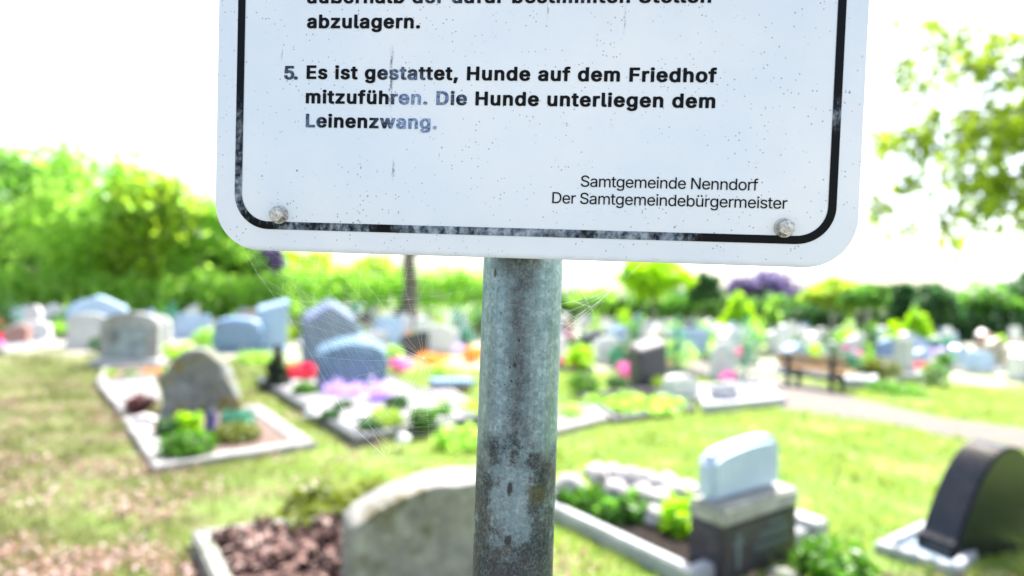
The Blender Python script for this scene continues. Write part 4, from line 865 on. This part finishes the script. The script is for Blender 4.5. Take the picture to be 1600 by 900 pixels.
link('plinth', box_mesh('plinth', (0, -.05, .08), (Wd * 1.12, .6, .16), .015), STONE['pale grey'], grand)
qF = [G(150, 604)[:2], G(285, 590)[:2], G(268, 574)[:2], G(160, 582)[:2]]
plot(qF, KERB['pale'], BROWN, 'soil', 'narrow planted bed before the tall pale headstone at far left', wd=.1, h=.1)
for i, (px, py, wp, hp, kd, mat, lab, ct) in enumerate((
    (170, 592, 26, 16, 'round', LEAF['yellow green'], 'small yellow green bush left in the bed of the tall pale headstone', 'bush'),
    (205, 592, 26, 14, 'round', LEAF['mid green'], 'small green bush in the middle of the bed of the tall pale headstone', 'bush'),
    (238, 590, 24, 16, 'low', FLOWER['orange'], 'orange flowers at the right end of the bed of the tall pale headstone', 'flower'),
    (262, 590, 24, 18, 'round', LEAF['lime'], 'lime bush beside the orange flowers at left', 'bush'),
    (150, 552, 24, 26, 'ball', LEAF['dark green'], 'dark green ball left of the tall pale headstone', 'bush'),
    (320, 548, 36, 36, 'ball', LEAF['bright green'], 'bright green square cut bush in front of the blue stones', 'bush'),
    (280, 560, 60, 28, 'low', LEAF['lime'], 'low lime ground cover right of the tall pale headstone', 'ground cover'),
    (400, 568, 70, 22, 'low', LEAF['bright green'], 'low bright green plants behind the dark conifer', 'plant'),
    (905, 580, 54, 42, 'round', LEAF['lime'], 'big lime bush right beside the post', 'bush'),
    (912, 618, 50, 36, 'ball', LEAF['cushion'], 'clipped green ball bush below the lime bush', 'bush'),
    (964, 612, 34, 26, 'ball', LEAF['dark green'], 'dark green ball bush between lime bush and dark headstone', 'bush'),
    (962, 578, 22, 44, 'column', LEAF['blue green'], 'slim blue green conifer left of the slanted dark headstone', 'conifer'),
    (980, 592, 36, 26, 'round', FLOWER['pink'], 'mound of pink flowers leaning on the slanted dark headstone', 'flower'),
    (1028, 612, 30, 26, 'round', LEAF['yellow green'], 'small yellow green bush at the foot of the slanted dark headstone', 'bush'),
    (890, 656, 40, 24, 'ball', LEAF['bright green'], 'small green bush in the pale kerb right of the post', 'bush'),
    (1158, 556, 36, 16, 'low', FLOWER['pink'], 'bed of pink flowers left of the bench', 'flower'),
    (1376, 598, 62, 40, 'round', LEAF['olive'], 'round olive green bush right of the bench', 'bush'),
    (1345, 596, 40, 30, 'ball', LEAF['dark green'], 'dark green bush hiding the olive bush foot', 'bush'),
    (1400, 615, 90, 18, 'low', LEAF['mid green'], 'flat green ground cover right of the bench', 'ground cover'),
    (1460, 604, 40, 40, 'ball', LEAF['mid green'], 'round green bush at the right edge beside red flowers', 'bush'),
    (1438, 584, 34, 20, 'round', FLOWER['red'], 'red flower mound between the two bushes right of the bench', 'flower'),
    (755 - 83, 566, 60, 16, 'low', FLOWER['orange'], 'orange flower bed left behind the post', 'flower'),
    (738, 566, 34, 26, 'round', FLOWER['orange'], 'taller orange flowers touching the left edge of the post', 'flower'),
    (626, 584, 40, 26, 'round', FLOWER['pink'], 'pink and peach flowers right of the broad blue headstone', 'flower'),
    (686, 588, 22, 18, 'round', LEAF['lime'], 'small lime bush by the dark ledger slab', 'bush'),
    (700, 640, 100, 14, 'low', LEAF['lime'], 'strip of lime ground cover left of the post', 'ground cover'))):
    p = G(px, py); D = p.y
    SPOTS.append((p.x, p.y, .5))
    shrub(p, wp * D / F_PX, hp * D / F_PX, mat, lab, ct, kd, 520, None, 200 + i, None, {'flower': 'flower_clump', 'ground cover': 'ground_cover'}.get(ct, ct))
spot_stone(118, 186, 530, 464, 'gabled', STONE['light blue'], 25, 'sky blue gabled headstone at the left edge behind the tall pale one', .3, .05, .1, .08)
spot_stone(275, 324, 530, 491, 'straight', STONE['light blue'], 12, 'pale blue straight headstone left of the bright square bush')
spot_stone(336, 404, 550, 500, 'arched', STONE['blue grey'], 10, 'blue arched headstone with bright rim right of the square bush', .3, .06, .1, .12)
spot_stone(402, 444, 548, 472, 'slanted', STONE['light blue'], 20, 'tall pale blue slanted headstone above the arched blue one', .3, .04, .1, .14)
spot_stone(478, 548, 572, 478, 'gabled', stone_mat('violet_blue', (.2, .24, .36), .25, .2), 28, 'tall violet blue gabled headstone behind the broad blue one', .4, .05, .1, .2)
spot_stone(586, 628, 540, 495, 'straight', STONE['light blue'], 8, 'bright blue headstone above the orange flower bed')
spot_stone(624, 668, 558, 517, 'curved slanted', STONE['dark grey'], 15, 'dark headstone with curved top above the orange flower bed')
spot_stone(988, 1034, 606, 534, 'slanted', stone_mat('dark_slant', (.07, .065, .085), .4, .25), 22, 'dark headstone with bright slanted top right of the post', .4, .04, .1, .10)
spot_stone(1036, 1090, 628, 586, 'arched', STONE['white'], 15, 'low white arched headstone right of the slanted dark one', .25, .05)
spot_stone(1290, 1312, 585, 535, 'straight', STONE['white'], 10, 'slim white stone pillar behind the right end of the bench', .25)
spot_stone(1400, 1424, 590, 530, 'straight', STONE['pale grey'], 10, 'slim pale stone pillar behind the olive bush', .25)
p = G(706, 612); led = thing('ledger_slab', p, 'low dark blue ledger slab on brown stone left of the post', 'grave slab', R(15))
link('slab', box_mesh('slab', (0, 0, .17), (.75, .5, .09), .015), STONE['blue grey'], led); link('base', box_mesh('base', (-.06, 0, .06), (.66, .44, .12), .01), STONE['reddish'], led)
SPOTS.append((p.x, p.y, .8))
plot([G(1098, 648)[:2], G(1228, 634)[:2], G(1192, 604)[:2], G(1090, 612)[:2]], KERB['white'], WHITE_GRAVEL, 'gravel', 'white kerb with white gravel beside the path left of the bench', wd=.14, h=.14, fill_h=.1, amp=.01)
p = G(1140, 636); vz = thing('grave_slab', (p.x, p.y + .25, .0), 'pale blue grey plaque block on the white gravel by the path', 'plaque', R(14))
link('block', box_mesh('block', (0, 0, .14), (.36, .3, .28), .02), stone_mat('plaque_grey', (.5, .5, .56), .5), vz); link('dark_plate', box_mesh('dark_plate', (0, 0, .29), (.3, .22, .02), .004), STONE['dark grey'], vz)
plot([G(958, 664)[:2], G(1088, 646)[:2], G(1022, 612)[:2], G(905, 622)[:2]], KERB['dark'], SOIL, 'soil', 'dark kerb round a bed of green ground cover right of the post', wd=.12, h=.09)
p = G(995, 640); shrub((p.x, p.y, .04), 1.55, .16, LEAF['bright green'], 'bright green ground cover filling the dark kerbed bed right of the post', 'ground cover', 'low', 1600, .035, 333, None, 'ground_cover')
plot([G(845, 690)[:2], G(952, 662)[:2], G(925, 640)[:2], G(850, 646)[:2]], KERB['pale'], GREY_GRAVEL, 'gravel', 'pale rounded kerb edge directly right of the post', wd=.14, h=.09)
plot([G(1310, 608)[:2], G(1368, 610)[:2], G(1372, 596)[:2], G(1325, 594)[:2]], KERB['white'], WHITE_GRAVEL, 'gravel', 'white kerb and slab just right of the bench', wd=.12, h=.22, fill_h=.2, amp=.01)
plot([G(1402, 598)[:2], G(1440, 600)[:2], G(1446, 588)[:2], G(1410, 587)[:2]], KERB['white'], WHITE_GRAVEL, 'gravel', 'small white kerbed plot right of the olive bush', wd=.1, h=.2, fill_h=.17, amp=.01)
plot([G(640, 660)[:2], G(742, 640)[:2], G(700, 612)[:2], G(610, 622)[:2]], KERB['pale'], WHITE_GRAVEL, 'gravel', 'pale gravel plot between the broad blue headstone and the post', wd=.14, h=.1, fill_h=.09, amp=.02)

# -- bench
bp = (G(1231, 603) + G(1299, 613)) / 2; bu = (G(1299, 613) - G(1231, 603)); blen = bu.length
bench = thing('park_bench', (bp.x, bp.y, 0), 'brown wooden slatted bench with dark posts beside the gravel path', 'bench', math.atan2(bu.y, bu.x))
wood = bark_mat('bench_wood', (.6, .38, .2)); legm = stone_mat('bench_leg', (.05, .045, .045), .7)
bm = bmesh.new()
for k in range(3): add_box(bm, (0, .04, .48 + k * .092), (blen * 1.6, .035, .078))
link('backrest', bm_mesh(bm, 'backrest', bevel=.006), wood, bench)
bm = bmesh.new()
for k in range(4): add_box(bm, (0, .12 + k * .11, .40), (blen * 1.6, .095, .035))
link('seat', bm_mesh(bm, 'seat', bevel=.006), wood, bench)
for s in (-1, 1):
    bm = bmesh.new(); add_box(bm, (s * blen / 2, 0, .33), (.10, .05, .70)); add_box(bm, (s * blen / 2, .42, .18), (.10, .05, .40)); add_box(bm, (s * blen / 2, .22, .35), (.07, .46, .05))
    link('leg', bm_mesh(bm, 'leg', bevel=.006), legm, bench)
SPOTS.append((bp.x, bp.y, 2.2))

# ================================================================== ROWS OF GRAVES BEHIND
SHAPES = list(TOP); COLS = ['white', 'pale grey', 'blue grey', 'light blue', 'dark grey', 'beige', 'reddish']
CW = [.36, .24, .09, .12, .05, .1, .04]
def zone_of(x, y):
    c = 800 + F_PX * x / y
    a = 'far left' if c < 330 else "below board's corner" if c < 560 else 'left of post' if c < 800 else 'right of post' if c < 1080 else 'left of bench' if c < 1280 else 'right of bench'
    b = 'near' if y < 17.5 else 'middle' if y < 26 else 'back'
    return '%s rows %s' % (b, a), c
used = {}
def blocked(x, y, m):
    for sx, sy, sw in SPOTS:
        if math.hypot(x - sx, y - sy) < m + sw * .5: return True
        # keep the sight line to the single graves in front clear of stones standing right before them
        if y < sy and abs(x / y - sx / sy) < (.4 + sw * .5) / sy and sy - y < 2.5: return True
    for q in PLOTS:
        if inside(q, np.array([x]), np.array([y]))[0]: return True
        cx = sum(p[0] for p in q) / 4; cy = sum(p[1] for p in q) / 4
        if math.hypot(x - cx, y - cy) < m: return True
    return False
g = random.Random(21)
rows = [12.6, 14.2, 16.0, 18.0, 20.2, 22.6, 25.2, 28.0, 31.4, 35.0, 39.5]
BENCH_ZONE = 0
nst = 0
for ri, y0 in enumerate(rows):
    step = 1.12 + .024 * y0
    xx = -.97 * y0 + g.uniform(0, 1)
    while xx < .97 * y0:
        xx += step * g.uniform(.75, 1.3)
        y = y0 + g.uniform(-.5, .5); x = xx
        zone, c = zone_of(x, y)
        if y < 13.4 and -100 < c < 1330 and not (620 < c < 760 or 1060 < c < 1200): continue
        if c > 1240 and y < 14.2: continue
        if blocked(x, y, .62): continue
        ok = [(a, b) for a in COLS for b in SHAPES if (zone, a, b) not in used]
        if not ok: continue
        for _ in range(40):
            a = g.choices(COLS, CW)[0]; b = g.choice(SHAPES)
            if (zone, a, b) not in used: break
        else: a, b = g.choice(ok)
        used[(zone, a, b)] = 1
        lab = '%s headstone with %s top, %s' % (a, b, zone)
        Wd, H, T = g.uniform(.5, 1.0), g.uniform(.52, .95), g.uniform(.2, .4)
        if g.random() < .16: Wd, H = g.uniform(.35, .5), g.uniform(.9, 1.2)
        rz = R(g.uniform(4, 34))
        headstone((x, y, 0), Wd, H, T, b, STONE[a], rz, lab, .12, STONE['pale grey'], 'headstones in the rows')
        SPOTS.append((x, y, Wd * .2)); nst += 1
        ux = Vector((math.cos(rz), math.sin(rz))); vx = Vector((-ux.y, ux.x))
        if y < 27 and g.random() < .75:                              # its kerbed bed lies in front of it
            kw, kl = Wd * g.uniform(1.1, 1.5), g.uniform(1.3, 1.9)
            cpos = Vector((x, y)) - vx * (kl / 2 + T)
            qq = [cpos + ux * (i * kw / 2) + vx * (j * kl / 2) for i, j in ((-1, -1), (1, -1), (1, 1), (-1, 1))]
            kk = g.choice(['pale', 'white', 'pale', 'dark', 'white']); fl, fn, ft = g.choice([(WHITE_GRAVEL, 'gravel', 'white gravel'), (BROWN, 'soil', 'brown soil'), (GREY_GRAVEL, 'gravel', 'grey gravel'), (SOIL, 'soil', 'dark soil')])
            if not any(inside([tuple(p) for p in q_], np.array([cpos.x]), np.array([cpos.y]))[0] for q_ in PLOTS):
                pl_ = plot(qq, KERB[kk], fl, fn, '%s kerb with %s before %s %s headstone, %s' % (kk, ft, a, b, zone), wd=.12, h=.12, fill_h=.08, amp=.03, group='kerbed graves in the rows')
                PLOTS.pop()
                for s in range(g.choice([1, 1, 2])):
                    sp_ = cpos + ux * g.uniform(-.3, .3) * kw + vx * g.uniform(-.35, .25) * kl
                    isf = g.random() < .38
                    mk = g.choice(['pink', 'red', 'purple', 'white', 'orange', 'white', 'pink']) if isf else g.choice(['bright green', 'lime', 'mid green', 'dark green', 'yellow green', 'bright green', 'blue green'])
                    kd = 'low' if isf else g.choice(['ball', 'round', 'low', 'cone', 'column'])
                    adj = {'ball': 'ball shaped', 'round': 'bushy', 'low': 'low', 'cone': 'pointed', 'column': 'columnar'}[kd]
                    what = 'flowers' if isf else 'shrub'
                    ky = (zone, mk, kd, what)
                    if ky in used: continue
                    used[ky] = 1
                    ww = g.uniform(.35, .7); hh = {'ball': ww * .9, 'round': ww * .85, 'low': .25, 'cone': ww * 1.9, 'column': ww * 2.0}[kd]
                    shrub((sp_.x, sp_.y, .05), ww, hh, (FLOWER if isf else LEAF)[mk], '%s %s %s on a grave, %s' % (adj, mk, what, zone), 'flower' if isf else 'shrub', kd, 260 if y < 18 else 150, max(.05, .0035 * y), g.randrange(10 ** 6), 'shrubs and flowers on the grave rows', 'flower_clump' if isf else 'shrub')
print('field stones', nst)
for i in range(420):                                                   # shrubs and flowers that stand between the graves
    y = 12.5 + 24 * g.random() ** 1.2; x = g.uniform(-.95, .95) * y
    zone, c = zone_of(x, y)
    if (y < 13.6 and -100 < c < 1330) or (c > 1240 and y < 14.4) or blocked(x, y, .35): continue
    isf = g.random() < .3
    mk = g.choice(['pink', 'red', 'purple', 'orange', 'red', 'pink']) if isf else g.choice(['dark green', 'near black green', 'mid green', 'bright green', 'lime', 'dark green', 'blue green', 'yellow green'])
    kd = 'low' if isf else g.choice(['ball', 'round', 'cone', 'column', 'ball'])
    ky = (zone, mk, kd, 'between')
    if ky in used: continue
    used[ky] = 1
    adj = {'ball': 'ball shaped', 'round': 'bushy', 'low': 'low', 'cone': 'pointed', 'column': 'columnar'}[kd]
    ww = g.uniform(.5, .95); hh = {'ball': ww * .9, 'round': ww * .85, 'low': .3, 'cone': ww * 1.6, 'column': ww * 1.7}[kd]
    shrub((x, y, 0), ww, hh, (FLOWER if isf else LEAF)[mk], '%s %s %s growing between graves, %s' % (adj, mk, 'flowers' if isf else 'shrub', zone), 'flower' if isf else 'shrub', kd, 330 if y < 18 else 190, max(.06, .004 * y), g.randrange(10 ** 6), 'shrubs and flowers between the grave rows', 'flower_clump' if isf else 'shrub')

# ================================================================== TREES AND HEDGES
def tree_px(px, D, w_px, top_y, bot_y, mat, label, n, size, seed, bark=BARK, trunk=None, name='tree', group=None, k=11, cat='tree', trh=None):
    x = X(px, D); W = w_px * D / F_PX; z1 = Hat(px, top_y, D); z0 = max(.15, Hat(px, bot_y, D))
    return tree((x, D, 0), crown_blobs(W, z0, z1, seed, k), trunk or max(.07, W * .028), trh or max(z0 + .5, (z0 + z1) * .5), mat, bark, label, n, size, seed, group, name, cat=cat)
# bright clump at the left
tree_px(135, 25, 230, 210, 472, LEAF['bright green'], 'tallest bright green tree of the left clump', 3600, .2, 1, k=19)
tree_px(232, 26, 190, 262, 474, LEAF['yellow green'], 'yellow green tree in the middle of the left clump', 3200, .2, 2, k=18)
tree_px(308, 27, 170, 298, 474, LEAF['bright green'], 'bright green tree at the right end of the left clump beside the board', 2800, .2, 3, k=17)
tree_px(60, 27, 230, 222, 472, LEAF['mid green'], 'mid green tree at the left end of the left clump', 3000, .21, 4, k=17)
tree_px(-40, 30, 240, 200, 470, LEAF['bright green'], 'bright green tree at the far left beyond the clump', 3200, .24, 5)
tree_px(205, 33, 190, 320, 470, LEAF['yellow green'], 'yellow green tree standing behind the left clump', 3000, .22, 6)
tree_px(374, 28, 110, 352, 472, LEAF['mid green'], 'smaller green tree peeping past the lower left board corner', 1900, .2, 7)
tree_px(418, 29, 60, 388, 432, LEAF['purple'], 'dark purple tree peeping out below the left board corner', 1200, .25, 8)
def hedge(px0, px1, D0, D1, top0, top1, mat, label, n, size, seed, thick=1.4, name='hedge'):
    x0, x1 = X(px0, D0), X(px1, D1); bl = []; L = math.hypot(x1 - x0, D1 - D0); k = max(4, int(L / 1.3)); gg = random.Random(seed)
    for i in range(k + 1):
        s = i / k; z = (Hat(px0, top0, D0) * (1 - s) + Hat(px1, top1, D1) * s) * gg.uniform(.88, 1.06)
        bl.append(((x0 + (x1 - x0) * s, D0 + (D1 - D0) * s, z * .5), (1.0, thick * .6, z * .52)))
    o = link(name, np_mesh(name, clamp_ground(leaves(bl, n, size, seed, up=.2, shell=.35)), 4), mat)
    return tag(o, label, 'hedge')
hedge(-110, 425, 22, 26, 408, 424, LEAF['bright green'], 'long bright green hedge at the foot of the left tree clump', 5200, .2, 31)
hedge(400, 800, 41, 45, 408, 416, LEAF['bright green'], 'bright green hedge closing the rows left of the post', 5200, .24, 32)
hedge(850, 1250, 45, 47, 452, 462, LEAF['mid green'], 'green hedge closing the rows right of the post', 4600, .25, 33)
hedge(1225, 1760, 38, 33, 480, 476, LEAF['dark green'], 'dark green hedge closing the rows beyond the bench', 5200, .22, 34)
tree_px(480, 50, 150, 386, 470, LEAF['lime'], 'pale lime tree behind the hedge under the left half of the board', 2600, .3, 9)
tree_px(585, 47, 110, 396, 460, LEAF['yellow green'], 'yellow green tree behind the hedge left of the bare trunk', 2000, .28, 10)
tree_px(720, 48, 80, 425, 470, LEAF['mid green'], 'green tree behind the hedge just left of the post', 2000, .28, 12)
tree_px(640, 30, 430, 130, 392, LEAF['bright green'], 'tall tree with a thick grey trunk standing among the graves left of the post', 3600, .26, 13, trunk=.52, trh=5.5)
tree_px(1022, 34, 122, 388, 474, LEAF['lime'], 'glowing lime yellow tree right of the post below the board', 3400, .2, 14, trunk=.14, k=13)
tree_px(925, 40, 80, 448, 488, LEAF['bright green'], 'low green tree beside the post with torn web', 1700, .24, 15)
tree_px(1100, 44, 60, 424, 478, LEAF['dark green'], 'dark green tree between the lime tree and the purple tree', 2000, .25, 16)
tree_px(1070, 50, 60, 452, 480, LEAF['blue green'], 'blue green tree low behind the lime tree', 1400, .28, 17)
tree_px(1200, 52, 135, 416, 484, LEAF['purple'], 'broad purple leaved beech above the hedge', 3400, .3, 18, k=13)
tree_px(1270, 60, 80, 440, 490, LEAF['purple'], 'faint purple tree farther back right of the beech', 1500, .35, 19)
def conifer_px(px, base, w_px, top_y, mat, label, n, size, seed):
    p = G(px, base); D = p.y; W = w_px * D / F_PX; H = Hat(px, top_y, D); gg = random.Random(seed)
    bl = []
    for k in range(12):
        u_ = k / 11.0; rr = W / 2 * (1 - u_) ** .75 + W * .03
        bl.append(((gg.uniform(-.04, .04) * W, gg.uniform(-.04, .04) * W, H * (.08 + .88 * u_)), (rr, rr, H * .075)))
    t = thing('conifer', (p.x, D, 0), label, 'conifer')
    V, Fc = [], []; tube(V, Fc, (0, 0, 0), (0, 0, H * .9), W * .05, W * .01, 8)
    link('trunk', mesh('trunk', V, Fc, True), BARK, t); link('crown', np_mesh('crown', leaves(bl, n, size, seed, up=.4, shell=.4), 4), mat, t)
conifer_px(1153, 528, 66, 454, LEAF['lime'], 'wide lime conifer left of the dark slim conifer', 2600, .15, 51)
conifer_px(1206, 540, 40, 463, LEAF['bright green'], 'slim dark centred conifer in front of the purple beech', 2200, .11, 52)
conifer_px(1430, 545, 60, 480, LEAF['lime'], 'bright pyramid conifer at the right before the dark trees', 2200, .12, 53)
tree_px(1300, 36, 96, 430, 490, LEAF['yellow green'], 'pale yellow green birch left of the white trunk', 2400, .2, 54, bark=BARK_PALE)
tree_px(1357, 30, 80, 442, 488, LEAF['mid green'], 'thin tree with a white trunk beyond the bench', 2200, .18, 55, bark=BARK_PALE, trunk=.17, trh=2.6)
tree_px(1410, 37, 90, 440, 495, LEAF['dark green'], 'dark green tree right of the white trunk', 2600, .2, 56)
tree_px(1462, 34, 84, 436, 520, LEAF['dark green'], 'dense dark tree at the right edge', 3000, .2, 57)
tree_px(1540, 36, 110, 430, 520, LEAF['mid green'], 'mid green tree beyond the right edge', 2200, .22, 58)
tree_px(1625, 38, 120, 420, 520, LEAF['dark green'], 'dark tree farthest to the right', 2000, .22, 59)

# near tree whose branches hang into the picture at the upper right
nt = thing('tree', (6.9, 5.6, 0), 'near tree with leafy branches hanging into the upper right corner', 'tree'); g = random.Random(77)
V, Fc = [], []
pp = Vector((0, 0, -.1)); rr = .2
for k in range(6):
    q = Vector((g.uniform(-.08, .08), g.uniform(-.08, .08), (k + 1) * .85)); tube(V, Fc, pp, q, rr, rr * .9, 10); pp, rr = q, rr * .9
link('trunk', mesh('trunk', V, Fc, True), BARK, nt)
TW = []
def hang(st, e, r0):
    """a drooping branch with twigs; returns points that carry leaves"""
    V, Fc = [], []; pts = []
    st, e = Vector(st), Vector(e); k = 9; prev = st
    for i in range(1, k + 1):
        s = i / k; q = st.lerp(e, s) + Vector((g.uniform(-.05, .05), g.uniform(-.05, .05), .25 * math.sin(math.pi * s)))
        tube(V, Fc, prev, q, r0 * (1 - (i - 1) / k * .85), r0 * (1 - i / k * .85), 6); prev = q
        if s > .3:
            for _ in range(5):
                tw = q + Vector((g.uniform(-.35, .25), g.uniform(-.3, .3), g.uniform(-.4, .14)))
                tube(V, Fc, q, tw, .007, .002, 4); pts += [q.lerp(tw, w_) for w_ in (.3, .5, .7, .85, 1.0)]
    b = link('branch', mesh('branch', V, Fc, True), BARK, nt); return b, pts
def leafset(pts, size, seed):
    gg = np.random.default_rng(seed); P = np.repeat(np.array([list(p) for p in pts]), 5, 0); n = len(P)
    P = P + gg.normal(size=(n, 3)) * .035; nr = gg.normal(size=(n, 3)) + np.array([0, -.2, .8]); nr /= np.linalg.norm(nr, axis=1)[:, None]
    a = np.cross(nr, gg.normal(size=(n, 3))); a /= np.linalg.norm(a, axis=1)[:, None]; a[:, 2] -= .3; b = np.cross(nr, a); s = size * (.6 + .8 * gg.random(n))[:, None]
    return np.stack([P - a * s, P + b * s * .6, P + a * s, P - b * s * .6], 1)
def at(px, py, D): d = ray(px, py); q = Vector((0, 0, CAM_H)) + d * (D / d.y); return q - nt.location
for i, (sz_, ex, ey, D, r0) in enumerate(((3.3, 1415, 95, 5.0, .035), (3.0, 1385, 215, 4.9, .035), (2.7, 1372, 300, 4.8, .03), (3.6, 1465, 40, 5.2, .03), (3.1, 1450, 175, 5.1, .035), (2.8, 1478, 235, 5.0, .03), (2.5, 1475, 335, 4.7, .025), (2.6, 1540, 290, 5.1, .03), (3.4, 1550, 90, 5.3, .03), (3.0, 1530, 190, 5.4, .03))):
    br, pts = hang((g.uniform(-.1, .1), 0, sz_), at(ex, ey, D), r0)
    link('foliage', np_mesh('foliage', leafset(pts, .034, i), 4), LEAF['hanging'], br)

# ================================================================== GRASS AND FALLEN LEAVES
gg = np.random.default_rng(9)
def scatter(n, ymin, ymax, power=1.0, xr=.95):
    y = ymin + (ymax - ymin) * gg.random(n) ** power; x = (gg.random(n) * 2 - 1) * xr * y
    keep = np.ones(n, bool)
    for q in PLOTS: keep &= ~inside(q, x, y)
    return x[keep], y[keep]
x, y = scatter(150000, 2.3, 13.0, 1.25)
pn = np.array([mnoise.noise(Vector((a * 1.3, b * 1.3, 0))) for a, b in zip(x, y)])
keep = gg.random(len(x)) < np.clip(.62 + pn * .9 - np.clip((-x * .55 - y * .22) * .12, 0, .35), .08, 1); x, y = x[keep], y[keep]; n = len(x)
tuft = np.array([mnoise.noise(Vector((a_ * 5, b_ * 5, 2))) for a_, b_ in zip(x, y)])
h = (.022 + .03 * gg.random(n)) * (1 + .02 * y) * (1 + np.clip((tuft - .15) * 4, 0, 1.6)); wd = .0028 + .0011 * y
a = gg.random(n) * 6.283; lean = gg.normal(size=(n, 2)) * .55
P0 = np.stack([x - np.cos(a) * wd, y - np.sin(a) * wd, np.zeros(n)], 1); P1 = np.stack([x + np.cos(a) * wd, y + np.sin(a) * wd, np.zeros(n)], 1)
P2 = np.stack([x + lean[:, 0] * h, y + lean[:, 1] * h, h], 1)
gm_ = leaf_mat('grass_blade', (.10, .18, .03), (.28, .33, .09), .45, .5)
t = NT.__new__(NT); t.m = gm_; t.t = gm_.node_tree; t.b = t.t.nodes['Principled BSDF']
t.co = t.t.nodes['Texture Coordinate'].outputs['Object']
old = t.b.inputs['Base Color'].links[0].from_socket; new_c = t.mix(t.math('MULTIPLY', dry_mask(t), .8), old, (.10, .11, .045))
t.base(new_c); t.l(new_c, t.t.nodes['Hue/Saturation/Value'].inputs['Color'])
tag(link('grass', np_mesh('grass', np.stack([P0, P1, P2], 1), 3), gm_), 'short sunlit lawn grass around the graves', 'grass', kind='stuff')
def litter(x, y, size):
    n = len(x); c = np.stack([x, y, .02 + .02 * gg.random(n)], 1); nr = gg.normal(size=(n, 3)) * .35 + np.array([0, 0, 1]); nr /= np.linalg.norm(nr, axis=1)[:, None]
    a = np.cross(nr, gg.normal(size=(n, 3))); a /= np.linalg.norm(a, axis=1)[:, None]; b = np.cross(nr, a); s = size * (.5 + gg.random(n))[:, None]
    return np.stack([c - a * s, c + b * s * .6, c + a * s, c - b * s * .6], 1)
x, y = scatter(95000, 2.4, 9.5, 1.3)
cl = np.array([mnoise.noise(Vector((p * 1.7, q * 1.7, 5))) for p, q in zip(x, y)])
dens = .04 + np.clip((-x * .6 - y * .16 + .9) * .3, 0, .55) + np.clip((4.1 - y) * .3, 0, .35)
keep = gg.random(len(x)) < dens * np.clip(.6 + cl * 2.2, 0, 1.6); x, y = x[keep], y[keep]
t = NT('fallen_leaf', .8, .25); gi = t.n('ShaderNodeNewGeometry')
t.base(t.ramp(gi.outputs['Random Per Island'], [(0, (.12, .06, .04)), (.35, (.24, .13, .09)), (.65, (.32, .2, .18)), (1, (.48, .37, .36))]))
tag(link('fallen_leaves', np_mesh('fallen_leaves', litter(x, y, .017), 4), t.m), 'dry brown and pinkish leaves scattered over the lawn', 'leaves', kind='stuff')
print('litter', len(x), 'grass', n)
